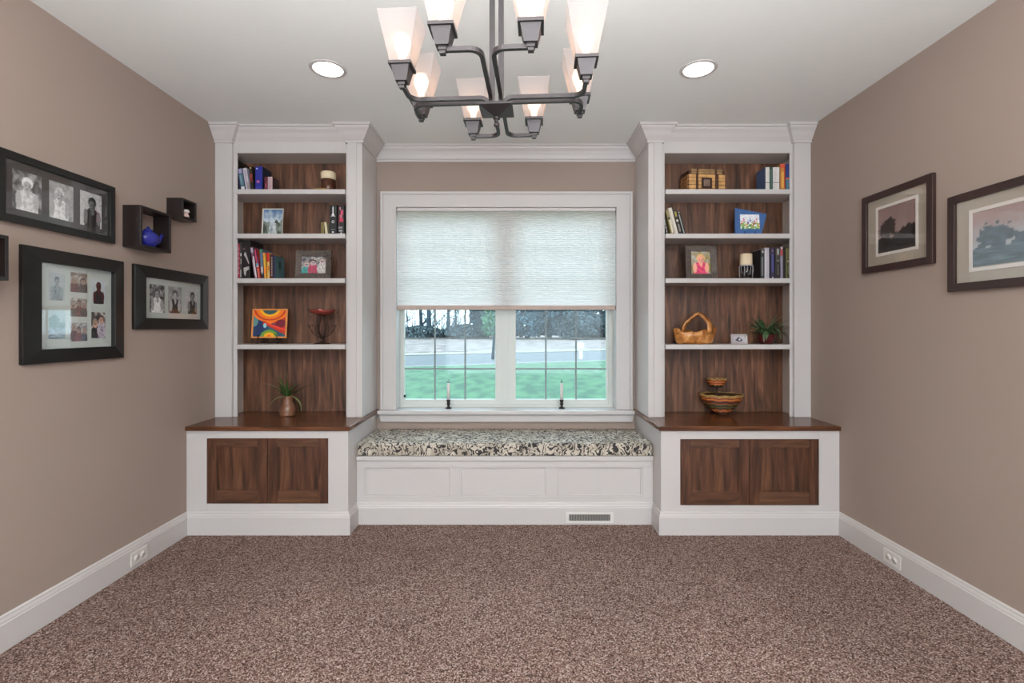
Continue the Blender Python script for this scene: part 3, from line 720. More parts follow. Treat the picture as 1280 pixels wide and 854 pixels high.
# blue teapot
M_blue = mat('blue_glaze', '2b2f8c', .15, var=.15, scale=40)
tp = thing('teapot', 'small cobalt blue teapot in the box shelf', 'teapot', (XL+.052, 2.730, 1.7727)); tp.scale = (1.15, 1.6, 1.4)
part('body', MB().lathe([(0, 0), (.022, .001), (.036, .018), (.041, .034), (.036, .052), (.022, .064), (.014, .066)], 24), M_blue, tp, local=True)
part('lid', MB().lathe([(.018, .065), (.014, .072), (.005, .075), (.006, .081), (0, .084)], 16), M_blue, tp, local=True)
part('spout', MB().tube([(0, .030, .022), (.0, .048, .032), (.0, .060, .05), (.0, .070, .066)], [.012, .010, .007, .007], 10), M_blue, tp, local=True)
part('handle', MB().tube([(0, -.030, .055), (0, -.052, .056), (0, -.060, .036), (0, -.048, .018), (0, -.034, .016)], .0045, 8), M_blue, tp, local=True)
pot = thing('trinket_jar', 'tiny white and pink jar in the small box shelf', 'jar', (XL+.075, 3.005, 2.0015))
part('jar_body', MB().lathe([(0, 0), (.020, .001), (.023, .012), (.015, .022), (.016, .030), (.0, .031)], 18), mat('pink_porcelain', 'd8b8ae', .3), pot, local=True)
part('lid', MB().lathe([(.022, .031), (.024, .036), (.020, .048), (.0, .052)], 18), mat('white_porcelain', 'cfc6c0', .3), pot, local=True)

# ------------------------------------------------------------------ right wall
def on_right(D0, D1, z0): return (XR-.001, (D0+D1)/2, z0)
Gf = (2.414, 2.903, 1.643)
framed('picture_frame', 'dark framed landscape print with dark tree, nearer the bookcase', 'picture frame', on_right(*Gf), RW, .489, .449, .036, .020, M_brownframe, M_tmat,
       [(0, .2275, .262, .252, landscape('8a706c', '98807a', '2e2624', '2a2726', hx=.28, hor=.33, tr=.22, seed=11))], inner=(0, .2275, .292, .282), m_y=.006)
Hf = (1.722, 2.332, 1.494)
framed('picture_frame', 'dark framed landscape print with blue tree at right edge', 'picture frame', on_right(*Hf), RW, .610, .449, .036, .020, M_brownframe, M_tmat,
       [(0, .225, .380, .244, landscape('a68c88', 'b0b0b4', '4e5c66', '56656e', hx=.26, hor=.34, tr=.24, seed=5))], inner=(0, .2235, .412, .282), m_y=.006)
def outlet(loc, rot, label):
    t = thing('power_outlet', label, 'outlet', loc, rot)
    part('cover_plate', MB().box(-.060, .060, -.006, 0, 0, .074), M_plastic, t, local=True, bev=.003)
    for x in (-.022, .022):
        r = part('receptacle', MB().lathe([(0, 0), (.016, 0), (.016, .0025), (0, .003)], 16).box(-.0, .0, 0, 0, 0, 0), M_plastic, t, local=True)
        r.rotation_euler = (PI/2, 0, 0); r.location = (x, -.006, .037)
        part('slot', MB().box(-.006, -.0035, -.005, .005, .003, .0034).box(.0035, .006, -.005, .005, .003, .0034), mat('grey_slot', '8a8480', .5), r, local=True)
outlet((XL+.0175, 2.705, .022), LW, 'white outlet in the left baseboard')
outlet((XR-.0175, 2.670, .022), RW, 'white outlet in the right baseboard')

# ------------------------------------------------------------------ books
_cm = {}
def cmat(c, rough=.45):
    k = (c, rough)
    if k not in _cm: _cm[k] = mat('cover_'+c+str(int(rough*100)), c, rough, var=.05, scale=60)
    return _cm[k]
def book(px0, px1, ytop, z, label, c, marks=(), side=None, D=3.462, depth=.16, lean=0.0, group=None, cat='book'):
    """spine faces the room; px0..px1 spine at the shelf, lean = px the top is shifted by"""
    X0, X1 = PX(px0, D), PX(px1, D); w = max(.006, X1-X0); h = (PZ(ytop, D)-z)
    ang = math.atan2(lean*D/F, h); H = h/math.cos(ang)
    zo = z
    if ang < 0: zo = z+0.0005; X_ = X0
    t = thing('book', label, cat, (X0+w/2, D, z+.0004+abs(math.sin(ang))*w/2), (0, ang, 0), group)
    th = min(.003, w*.2)
    cov = MB().box(-w/2, w/2, 0, th, 0, H)
    part('spine', cov, cmat(c), t, local=True, bev=min(.0015, th*.4))
    sc = side or c
    part('cover', MB().box(-w/2, -w/2+th, th, depth, 0, H).box(w/2-th, w/2, th, depth, 0, H), cmat(sc), t, local=True)
    part('pages', MB().box(-w/2+th, w/2-th, th, depth-.004, .003, H-.003), M_page, t, local=True)
    for (u0, u1, v0, v1, mc) in marks:
        part('spine_print', MB().box(-w/2+w*u0, -w/2+w*u1, -.0004, .0002, H*v0, H*v1), cmat(mc), t, local=True)
    return t
rb = random.Random(4)
def dots(c, n=5, v0=.1, v1=.9, u0=.3, u1=.7):
    return [(u0, u1, v0+(v1-v0)*(k+.1)/n, v0+(v1-v0)*(k+.8)/n, c) for k in range(n)]
Z1, Z2, Z3, Z4 = SHELF_Z
G = 'books on the top shelf of the left bookcase'
book(295.2, 297.4, 200, Z1, 'tall thin black book against the left side, top left shelf', '15120f', depth=.18, D=3.475, group=G)
book(299.6, 301.2, 211, Z1, 'thin navy book leaning left, top left shelf', '1b1a3a', depth=.15, lean=-3.5, group=G)
book(301.6, 306.6, 211, Z1, 'teal and lavender patterned book leaning left, top left shelf', '4a6478', [(.1, .9, .03, .17, 'd8d4d0'), (.15, .6, .25, .7, '6f8f98'), (.1, .9, .78, .97, '9a92b4')], lean=-4.5, depth=.15, group=G)
book(307.6, 312.4, 210.5, Z1, 'pale lavender book beside the teal one, top left shelf', 'b8b0bc', [(.35, .6, .05, .9, '8f8796'), (.6, .95, .05, .35, '8c8478')], lean=-4.5, depth=.15, group=G)
book(313.6, 317.2, 208, Z1, 'dark book with red and orange spine patch, top left shelf', '26201e', [(.1, .9, .35, .68, '9c4038'), (.3, .8, .38, .5, 'd07a60'), (.3, .7, .9, .96, 'd8b060')], lean=-2.5, depth=.15, group=G)
book(319, 328, 208, Z1, 'thick royal blue book, tallest in the middle, top left shelf', '222a86', [(.2, .6, .32, .42, 'b05a8a'), (.15, .35, .88, .93, 'c8c8e0'), (.1, .9, .12, .13, '4a52a8')], side='142038', depth=.13, group=G)
book(330.5, 334.3, 221, Z1, 'short maroon book, top left shelf', '5c2230', [(.3, .7, .2, .5, '9a4a58')], depth=.10, group=G, D=3.45)
book(334.7, 337.3, 221, Z1, 'short pale pink book next to the maroon one, top left shelf', 'b89aa2', [(.4, .6, .1, .9, '8a6a74')], depth=.10, group=G, D=3.45)
book(337.7, 340.3, 221, Z1, 'short grey pink book at the row end, top left shelf', 'c0a8a8', [(.4, .6, .1, .9, '7a5a60')], side='3a2a2c', depth=.10, group=G, D=3.45)
G = 'books on the second shelf of the left bookcase'
book(401, 405, 278, Z2, 'short olive green book, left of the cream book', '77683a', [(.4, .6, .1, .9, '5c5228')], depth=.11, group=G)
book(406.6, 409.4, 278, Z2, 'short cream book leaning, left bookcase second shelf', 'c8bb98', lean=-1.5, depth=.11, group=G)
bk = book(412, 420.6, 256, Z2, 'tall black book with white chess piece on spine', '17161a', [(.15, .85, .60, .62, 'a8a8a8'), (.2, .8, .145, .165, '6a7068'), (.2, .7, .17, .18, '6a7068'), (.35, .6, .06, .10, 'e8e8e8'), (.86, .95, .7, .95, '3a5a3a')], depth=.17, group=G)
hB = PZ(256, 3.47)-Z2
part('spine_emblem', MB().prism([(x*.011, hB*.62+z*hB*.33) for x, z in [(-.9, 0), (.9, 0), (.9, .12), (.45, .2), (.3, .5), (.5, .58), (.3, .64), (.45, .8), (.2, .88), (.1, 1), (-.1, 1), (-.2, .88), (-.45, .8), (-.3, .64), (-.5, .58), (-.3, .5), (-.45, .2), (-.9, .12)]], -.0006, -.0001), cmat('d8d8d8'), bk, local=True, label='white chess piece on spine')
em = MB().tube([(.008*math.cos(a*PI/8), -.0006, hB*.42+.008*math.sin(a*PI/8)) for a in range(16)], .0024, 6, closed=True)
part('spine_emblem', em, cmat('d8d8d8'), bk, local=True, label='white ring on spine')
book(422.3, 430.2, 256, Z2, 'tall black book with red and pink spine figure', '1a1618', [(.2, .45, .82, .92, 'd0a0a0'), (.45, .85, .66, .82, 'c04060'), (.3, .7, .55, .66, 'b86070'), (.25, .85, .42, .54, 'c02850'), (.1, .7, .2, .26, '8a8a8a'), (.2, .75, .10, .15, 'a8a8a8'), (.4, .65, .03, .06, 'e0e0e0'), (.05, .3, .3, .95, '4a1820')], depth=.17, group=G)
G = 'books on the third shelf of the left bookcase'
book(297.0, 299.8, 304.5, Z3, 'thin crimson book with white spine lettering', '8c1e38', dots('c88a98', 6, .1, .92, .4, .7), depth=.17, group=G)
book(300.0, 302.2, 303, Z3, 'thin charcoal book with white spine dots', '33312f', [(.3, .8, .62, .70, 'e0e0dc'), (.4, .7, .4, .55, 'b8b4a8'), (.3, .6, .05, .25, 'd8d8d4')], depth=.17, group=G)
bk = book(302.6, 312.5, 300.5, Z3, 'thick black book with white bone figures on spine', '1d1416', [(.1, .4, .75, .80, '5a4448')], depth=.18, group=G)
hB = PZ(300.5, 3.47)-Z3
part('spine_emblem', MB().prism([(-.016, hB*.62), (-.006, hB*.70), (.0, hB*.66), (.022, hB*.40), (.018, hB*.38), (-.004, hB*.56)], -.0006, -.0001).prism([(-.018, hB*.28), (.02, hB*.32), (.022, hB*.24), (.002, hB*.20), (-.004, hB*.06), (-.014, hB*.12)], -.0006, -.0001), cmat('b0a8a4'), bk, local=True, label='white bone figures on spine')
book(318.2, 321.4, 309, Z3, 'white and plum book leaning left beside the bone book', '6a4a58', [(.5, .95, .02, .70, 'd8ccd0'), (.1, .9, .82, .97, 'a8a0b0'), (.1, .5, .1, .6, 'a890a0')], lean=-5.5, depth=.16, group=G)
book(322.4, 325.4, 312, Z3, 'pink, blue and red striped book leaning left', 'b83a34', [(0, 1, .66, .98, 'c04a70'), (.6, 1, .5, .98, '4a4a88'), (0, 1, .42, .52, '6aa0b8'), (.1, .9, .40, .44, 'd8e0d8'), (.3, .7, .05, .35, 'e08070')], lean=-4.5, depth=.16, group=G)
book(326.4, 329.6, 311.5, Z3, 'blue grey book with green top, leaning slightly', '5a6a80', [(0, 1, .88, .98, '2a7a50'), (.1, .9, .2, .4, 'b8aca4'), (0, 1, .02, .15, '3a2418')], lean=-2, depth=.16, group=G)
book(330.5, 333.3, 316, Z3, 'yellow orange book between blue and red ones', 'd89838', [(0, 1, .90, .97, 'd88858'), (.3, .8, .5, .8, 'c8b038'), (.1, .7, .2, .4, 'e87820')], lean=-2, depth=.16, group=G)
book(333.9, 337.0, 316, Z3, 'red topped yellow book, left bookcase third shelf', 'd0a048', [(0, 1, .66, 1, 'b82420'), (.1, .9, .3, .5, 'e88a28'), (.6, .95, .1, .6, 'd8c890')], lean=-.5, depth=.16, group=G)
book(337.4, 340.8, 318, Z3, 'dark maroon book with white spine marks', '4a1418', dots('b0a898', 7, .1, .9, .6, .85), depth=.16, group=G)
bk = book(341.0, 344.0, 319.5, Z3, 'navy spined book with teal cover at the row end', '1e2440', side='4a6a70', depth=.14, group=G)
part('cover_print', MB().box((PX(344, 3.47)-PX(341, 3.47))/2, (PX(344, 3.47)-PX(341, 3.47))/2+.0005, .05, .09, .08, .13).box((PX(344, 3.47)-PX(341, 3.47))/2, (PX(344, 3.47)-PX(341, 3.47))/2+.0005, .065, .072, .05, .08), cmat('1e3a38'), bk, local=True)
G = 'books on the top shelf of the right bookcase'
book(957, 962.0, 209, Z1, 'white book with blue and tan cover, top right shelf', 'cfcac4', [(0, 1, .33, .35, '3a3a38')], side='44597c', depth=.13, group=G)
book(962.2, 966, 209, Z1, 'dark green book between white ones, top right shelf', '2c4a42', [(.4, .6, .1, .9, '6a8078')], depth=.13, group=G)
book(966.2, 970, 209, Z1, 'white book right of the green one, top right shelf', 'cac5c2', [(0, 1, .33, .35, '3a3a38')], depth=.13, group=G)
book(970.2, 974.3, 209, Z1, 'white book left of the orange one, top right shelf', 'd2cdc8', [(0, 1, .33, .35, '3a3a38')], depth=.13, group=G)
book(975.4, 981.4, 205, Z1, 'orange and gold book with red top, top right shelf', 'b87838', [(0, 1, .85, 1, 'c8503a'), (.3, .7, .1, .7, 'd8a850'), (.75, 1, .1, .9, 'b8502c')], side='a87a48', depth=.14, group=G)
book(982.3, 989, 205, Z1, 'blue book with orange and teal base, top right shelf', '2c346c', [(0, 1, .42, .48, 'c86030'), (0, 1, .02, .42, '4a7080'), (.6, 1, .3, .46, 'c87040')], depth=.16, group=G)
G = 'books leaning on the second shelf of the right bookcase'
book(833.0, 835.2, 272, Z2, 'short black and white book leaning at the row start', '26221e', dots('b8b4a8', 4), lean=-4, depth=.14, group=G)
book(839.0, 842.6, 263, Z2, 'olive and cream book leaning left', '8a7c50', [(.4, .95, .05, .6, 'd0c8b0'), (.1, .9, .6, .7, '3a3024')], lean=-7.0, depth=.15, group=G)
book(843.4, 848.0, 260.5, Z2, 'thick off white book leaning left', 'c6beb0', [(.15, .3, .05, .9, '9a9084')], lean=-8.5, depth=.15, group=G)
book(849.0, 853.0, 262, Z2, 'black and yellow book leaning left', '2a2620', [(.2, .8, .70, .9, '98883c'), (.2, .8, .5, .58, 'c8c4b8'), (.3, .8, .1, .4, '7a7670')], lean=-8.0, depth=.15, group=G)
book(854.4, 857.8, 264, Z2, 'black and grey book leaning at the row end', '221e1c', [(.1, .5, .05, .85, '8a8a88'), (.2, .7, .9, .96, 'a8a480')], lean=-8.0, depth=.15, group=G)
G = 'books on the third shelf of the right bookcase'
book(951.0, 955.4, 312, Z3, 'black book with grey title behind the candle', '28282a', [(.2, .7, .1, .75, '6a6c6c'), (.3, .8, .88, .96, 'b0b0ac')], side='1c1a1b', depth=.15, group=G)
book(955.8, 961.6, 309.8, Z3, 'silver white book, right bookcase third shelf', 'b0acb2', [(.1, .3, .02, .95, 'cac6cc')], depth=.16, group=G)
book(963.2, 968.4, 309.5, Z3, 'dark purple and blue book, right bookcase third shelf', '2c2238', [(.3, .7, .2, .8, '50508c'), (.35, .6, .86, .94, '8a6a80'), (.4, .65, .02, .06, 'b8b0b0')], depth=.16, group=G)
book(969.3, 975.0, 309, Z3, 'black book with white title blocks', '28211f', [(.3, .8, .55, .95, '9c9890'), (.35, .75, .57, .75, 'd0ccc4'), (.4, .7, .12, .45, '5a5652')], depth=.16, group=G)
book(975.7, 978.6, 308.5, Z3, 'thin red and lavender book, right bookcase third shelf', '8a8494', [(0, 1, .72, .92, 'a84848'), (.2, .8, .93, .98, 'c8c0c0')], depth=.16, group=G)
book(979.0, 982.0, 311, Z3, 'thin black book beside the olive one', '181414', depth=.16, group=G)
book(982.4, 988.6, 309, Z3, 'olive and black book at the far right, third shelf', '3a3420', [(0, .2, .02, .95, '6a6a3c'), (.2, .95, .62, .95, '5c5230'), (.3, .8, .52, .58, '9a947c'), (.4, .8, .15, .4, '6a6454')], depth=.17, group=G)

# ------------------------------------------------------------------ shelf ornaments
def cx(px_, D): return PX(px_, D)
# candle, glass, dish on top left shelf
D = 3.52; xc = cx(410.5, D)
d = part('dish', MB().lathe([(0, 0), (.055, .001), (.075, .007), (.077, .009), (.055, .005), (0, .004)], 32), mat('yellow_dish', 'a8894a', .35), None); d.location = (xc-.028, D-.015, Z1+.0003)
tag(d, 'flat yellow dish under the candle holder, top left shelf', 'dish')
h = thing('candle_holder', 'brown glass candle holder on the yellow dish', 'candle holder', (xc, D, Z1+.0045))
part('cup', MB().lathe([(0, 0), (.044, .001), (.050, .02), (.050, .088), (.046, .088), (.046, .02), (0, .012)], 28), mat('brown_glass', '4a2a1c', .12, var=.2), h, local=True)
c = part('pillar_candle', MB().lathe([(0, 0), (.051, .001), (.053, .02), (.053, .050), (.047, .054), (.010, .050), (0, .050)], 28), M_cream, None); c.location = (xc, D, Z1+.093)
tag(c, 'cream pillar candle on the brown glass holder', 'candle')
# photo frame left shelf 2
D = 3.52; s = D/F
def shelf_frame(px0, px1, ytop, z, D, label, M_f, fn, fw, tilt=-.10, yaw=0, d=.012, group=None, open_=None):
    w = (px1-px0)*D/F; hh = (PZ(ytop, D)-z)
    t = thing('photo_frame', label, 'photo frame', (cx((px0+px1)/2, D), D, z+.0006), (tilt, 0, yaw), group)
    fwl = fw if isinstance(fw, tuple) else (fw, fw)
    part('frame', rect_frame(w, hh, fwl, d, d*.7), M_f, t, local=True, bev=.001)
    part('backing', MB().box(-w/2+fwl[0]*.6, w/2-fwl[0]*.6, -.003, -.0005, fwl[1]*.6, hh-fwl[1]*.6), M_dark, t, local=True)
    part('photo', picture(w-2*fwl[0]+.002, hh-2*fwl[1]+.002, fn, y=-.0038, cz=hh/2), M_print, t, local=True)
    return t, w, hh
t, w, hh = shelf_frame(327.6, 353.4, 260.5, Z2, 3.50, 'narrow white frame with a blue mountain lake photo', mat('silver_white_frame', 'c8c4bc', .3), lake, .006)
part('easel_back', MB().prism([(-.02, .01), (.02, .01), (.01, hh*.7), (-.01, hh*.7)], .0, .004), M_dark, t, local=True)
# pewter frame couples, left shelf 3
fw = (.042, .042)
t, w, hh = shelf_frame(369.5, 414.0, 313, Z3, 3.50, 'pewter photo frame with a family picture and corner ornament', M_pewter, group_photo(21, '3a3446', ['3a9a98', 'b83a5a', 'c8c4c0'], 'c8b0b4'), (.040, .042), d=.016)
def ornament(t, x, z, r, n=9, seed=1):
    rr = random.Random(seed); mb = MB()
    for k in range(n):
        a = k*2.4; q = r*math.sqrt((k+.5)/n); px_, pz = x+q*math.cos(a), z+q*math.sin(a)
        mb.lathe([(0, 0), (.005, .0), (.0045, .004), (0, .006)], 6)
        m = len(mb.v)-24
        for i in range(m, len(mb.v)):
            vx, vy, vz = mb.v[i]; mb.v[i] = (px_+vx, -.016-vz, pz+vy)
        mb.tube([(px_, -.017, pz), (px_+.01*math.cos(a+1), -.021, pz+.01*math.sin(a+1)), (px_+.014*math.cos(a+2), -.018, pz+.014*math.sin(a+2))], .0016, 5)
    part('corner_ornament', mb, mat('antique_silver', '8c8078', .35, metal=.7, var=.4, scale=150), t, local=True)
ornament(t, w/2-.028, hh-.036, .034, 16)
# pewter frame right shelf 3
t, w, hh = shelf_frame(857, 896, 307.4, Z3, 3.50, 'square pewter photo frame with a pink clad child', M_pewter, portrait(31, '8a7a4a', 'c8a070', 'd89a88', 'c8506c', cx=.5, hy=.66, hr=.2, grain=.2), (.042, .038), d=.016)
ornament(t, w/2-.026, .034, .026, 11, 3)
# little white frame right shelf 4
t, w, hh = shelf_frame(913.5, 934, 418, Z4, 3.49, 'small silver white photo frame beside the wooden basket', mat('pale_silver_frame', 'aea6a6', .35, metal=.2), spot_motif, (.020, .016), d=.010)

def easel(label, X, D, z, w, h, scrolls=True, zp=.010):
    t = thing('display_easel', label, 'easel', (X, D, z))
    for s_ in (-1, 1):
        x = s_*w/2
        pts = [(x, .05, .003), (x, .02, h*.9), (x*.6, .012, h)]
        part('back_leg', MB().tube([(x*.5, .075, .003), (x*.7, .03, h*.6), (x*.8, .020, h)], .0022, 6), M_iron, t, local=True)
        pts = [(x*.8, .020, h), (x, .016, zp+.002), (x, -.012, zp), (x, -.016, zp+.006), (x, -.015, zp+.020)]
        part('prong', MB().tube(pts, .0024, 6), M_iron, t, local=True)
        if scrolls:
            sp = []
            for k in range(19):
                a = k/18*2.2*PI; r = .018*(1-k/24); sp.append((x+s_*(-.0+r*math.sin(a)), -.014, .019-r*math.cos(a)*.95))
            part('scroll', MB().tube(sp, .0022, 6), M_iron, t, local=True)
            part('hook', MB().tube([(x, -.014, .036), (x+s_*.002, -.020, .058), (x-s_*.004, -.021, .072), (x-s_*.012, -.020, .070)], .0022, 6), M_iron, t, local=True)
    part('crossbar', MB().tube([(-w/2, .016, .012), (w/2, .016, .012)], .002, 6), M_iron, t, local=True)
    return t
# abstract painting
D = 3.56; X = cx(337.3, D)
easel('black iron scroll easel holding the abstract painting', X, D-.02, Z4, .135, .13, zp=.036)
w = (359.6-315.6)*D/F; hh = (423-386.3)*D/F
t = thing('painting', 'small bright abstract painting in orange frame', 'painting', (X, D-.008, Z4+.0425), (-.10, 0, 0))
part('frame', rect_frame(w, hh, .011, .012, .012), mat('orange_frame', 'd88a48', .4, var=.15, scale=20), t, local=True, bev=.001)
part('canvas', picture(w-.02, hh-.02, abstract, n=60, y=-.006, cz=hh/2), M_print, t, local=True)
# blue crooked frame on easel right shelf 2
D = 3.53; X = cx(937, D)
easel('small black easel holding the crooked blue frame', cx(934.5, D), D-.02, Z2, .075, .08, scrolls=False)
t = thing('photo_frame', 'crooked blue frame with a bright childlike drawing', 'photo frame', (X, D-.008, Z2+.0135), (-.10, 0, 0))
q = lambda px_, py: ((px_-937)*D/F, (289.5-py)*D/F)
part('frame', MB().prism([q(917.5, 289), q(950.6, 289.5), q(958.2, 264), q(918.8, 256.3)], -.010, 0), mat('blue_painted_board', '3d6296', .45, var=.1), t, local=True, bev=.001)
part('drawing', picture(24*D/F, 18.5*D/F, childart, n=44, y=-.0106, cx=-.003, cz=(289.5-274)*D/F), M_print, t, local=True)

# wire compote
D = 3.53; X = cx(402.8, D)
t = thing('wire_compote', 'brown wire pedestal dish with a red bowl', 'centrepiece', (X, D, Z4))
sc_ = D/F
part('base', MB().lathe([(0, 0), (.058, .001), (.060, .004), (.03, .009), (.014, .016), (.012, .030), (.007, .042), (0, .044)], 24), M_rust, t, local=True)
for k in range(6):
    a = k*PI/3+.3; ca, sa = math.cos(a), math.sin(a)
    prof = [(.006, .040), (.026, .060), (.044, .090), (.046, .12), (.034, .155), (.020, .185), (.016, .212)]
    part('wire', MB().tube([(r*ca, r*sa, z) for r, z in prof], .0034, 6), M_rust, t, local=True)
for k in range(4):
    a = k*PI/2+.1; ca, sa = math.cos(a), math.sin(a)
    prof = [(.006, .044), (.04, .058), (.072, .085), (.086, .115), (.082, .14), (.070, .142), (.068, .128)]
    part('tendril', MB().tube([(r*ca, r*sa, z) for r, z in prof], .0032, 6), M_rust, t, local=True)
    lf = MB(); 
    for (r, z) in ((.086, .115), (.060, .072)):
        lf.add([((r)*ca, (r)*sa, z), ((r+.012)*ca-.006*sa, (r+.012)*sa+.006*ca, z+.014), ((r+.012)*ca, (r+.012)*sa, z+.030), ((r+.012)*ca+.006*sa, (r+.012)*sa-.006*ca, z+.014)], [(0, 1, 2, 3)])
    part('leaf', lf, M_rust, t, local=True)
b = part('bowl', MB().lathe([(0, .205), (.03, .207), (.075, .224), (.094, .244), (.091, .246), (.07, .230), (.03, .213), (0, .211)], 32, wob=lambda r, z, a: (r*(1+.04*math.cos(4*a)*(r > .08)), z+.004*math.cos(4*a)*(r > .08))), mat('red_metal_bowl', '96463e', .2, metal=.4, var=.3, scale=25), t, local=True)
part('handle', MB().tube([(.09, 0, .243), (.108, .0, .250), (.118, 0, .238), (.110, 0, .226), (.100, 0, .230)], .0028, 6), M_rust, t, local=True)
part('handle', MB().tube([(-.09, 0, .243), (-.106, .0, .252), (-.098, 0, .240)], .0028, 6), M_rust, t, local=True)

# leaves
def leaf_mb(p0, az, el, L, w, droop, n=7, twist=0):
    p = Vector(p0); vs = []; fs = []; e = el
    for k in range(n+1):
        t_ = k/n; d = Vector((math.cos(az)*math.cos(e), math.sin(az)*math.cos(e), math.sin(e)))
        side = Vector((-math.sin(az), math.cos(az), 0)); ww = w*math.sin(PI*min(1, (t_*.9+.1)))**.7*.5+.0004
        up = side.cross(d)*-1
        vs += [p-side*ww, p+up*(-ww*.35), p+side*ww]
        p = p+d*(L/n); e -= droop/n
    for k in range(n):
        a = 3*k; fs += [(a, a+1, a+4, a+3), (a+1, a+2, a+5, a+4)]
    mb = MB(); mb.add(vs, fs, True); return mb
M_leaf = mat('dark_green_leaf', '3c5226', .45, var=.35, scale=40)
M_leaf2 = mat('pale_green_leaf', '7a7f52', .5, var=.3, scale=40)
M_leaf3 = mat('blue_green_leaf', '47603e', .4, var=.4, scale=60)
# plant in terracotta jug, left countertop
D = 3.50; X = cx(359.5, D); zc = .6945
t = thing('potted_plant', 'small spiky plant in a terracotta jug on the left countertop', 'plant', (X, D, zc))
part('pot', MB().lathe([(0, 0), (.055, .001), (.060, .010), (.056, .018), (.062, .035), (.058, .058), (.046, .080), (.038, .090), (.040, .096), (.036, .100), (.034, .130), (.038, .142), (.034, .142), (.030, .13), (0, .125)], 28, sx=.9, sy=.9), mat('terracotta_glaze', '76513c', .3, var=.25, scale=18), t, local=True)
part('soil', MB().lathe([(0, .124), (.031, .128), (.031, .130), (0, .134)], 12), mat('potting_soil', '241a14', .9), t, local=True)
r = random.Random(7)
spec = [(PI*1.0, .9, .17, .009, .9, 1), (PI*.98, 1.45, .15, .010, .1, 0), (0.1, .75, .19, .010, .75, 0), (-.3, .3, .16, .011, 2.3, 1), (PI*1.1, .2, .17, .010, 2.1, 1), (PI*1.25, .5, .12, .009, 2.0, 1), (-1.2, 1.2, .13, .010, .6, 0), (-1.9, 1.2, .13, .010, .5, 0), (PI*.8, 1.2, .15, .010, .5, 0)]
for k in range(16): spec.append((r.uniform(0, 2*PI), r.uniform(.7, 1.5), r.uniform(.07, .12), .009, r.uniform(.2, 1.4), 0))
for az, el, L, w, dr, c_ in spec: part('leaf', leaf_mb((r.uniform(-.01, .01), r.uniform(-.01, .01), .13), az, el, L*1.25, w*1.6, dr), M_leaf2 if c_ else M_leaf, t, local=True)
# plant in red pot, right shelf 4
D = 3.52; X = cx(957.5, D)
t = thing('potted_plant', 'bushy green plant in a dark red pot on the right bookcase', 'plant', (X, D, Z4))
part('pot', MB().lathe([(0, 0), (.042, .001), (.050, .012), (.057, .060), (.060, .068), (.054, .070), (.050, .06), (0, .056)], 28), mat('dark_red_glaze', '4f1a1c', .2, var=.3, scale=30), t, local=True)
spec = [(0.05, .85, .26, .014, .6, 1), (PI*.9, 1.45, .24, .016, .1, 0), (PI*1.1, .7, .20, .012, 1.8, 0), (0.1, .6, .16, .012, 1.2, 0), (PI, 1.1, .18, .012, 1.3, 0)]
for k in range(64): spec.append((r.uniform(0, 2*PI), r.uniform(.8, 1.55), r.uniform(.13, .20), .020, r.uniform(.4, 3.0), 0))
for az, el, L, w, dr, c_ in spec: 
    if math.sin(az) > .3: L *= .7
    part('leaf', leaf_mb((.02*math.cos(az), .02*math.sin(az), .058), az, el, L, w, dr), M_leaf2 if c_ else M_leaf3, t, local=True)

# woven chest of wooden slats, right top shelf
D = 3.50; X = cx(883.5, D)
t = thing('wooden_chest', 'blond slatted wooden chest on the top right shelf', 'box', (X, D, Z1+.0003), (0, 0, .10))
w, hh, dp = .275, .165, .13
M_blond = mat('blond_wood', 'c99a62', .4, var=.25, scale=25)
part('box_body', MB().box(-w/2+.006, w/2-.006, .006, dp-.006, 0, hh*.92), mat('dark_brown_wood', '4a2c1c', .5, var=.2), t, local=True)
def slat(x0, x1, z0, z1): 
    part('slat', MB().box(x0, x1, -.003, .007, z0, z1), M_blond, t, local=True, bev=.003)
rows = 5; bh = hh*.78/rows
for k in range(rows):
    z0, z1 = k*bh+.001, (k+1)*bh-.002
    slat(-w/2+.004, -w/2+.056, z0, z1)
    slat(w/2-.048, w/2, z0, z1)
    slat(-.062, -.040 if 0 < k < 4 else .0, z0, z1); slat(.040 if 0 < k < 4 else .001, .062, z0, z1)
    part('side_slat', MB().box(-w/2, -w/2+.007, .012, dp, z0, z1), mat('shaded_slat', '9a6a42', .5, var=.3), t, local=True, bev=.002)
for z0, z1 in ((.80, .87), (.885, .93), (.945, 1.0)):
    for a, b in ((-.115, -.075), (-.062, .062), (.078, .118)): part('lid_slat', MB().box(a, b, .000, .012, hh*z0, hh*z1), mat('lid_wood', 'a08058', .4, var=.3), t, local=True, bev=.002)
part('lid', MB().box(-w/2, w/2, .004, dp, hh*.9, hh*.94), mat('lid_board', '5a3a26', .4), t, local=True, bev=.002)
part('plaque', MB().box(-.037, .037, -.001, .007, hh*.19, hh*.62), mat('plaque_border', '3a241a', .4), t, local=True)
part('plaque_centre', MB().box(-.023, .023, -.004, .0, hh*.25, hh*.55), mat('silver_plaque', '8a7468', .35, metal=.5, var=.3), t, local=True, bev=.002)

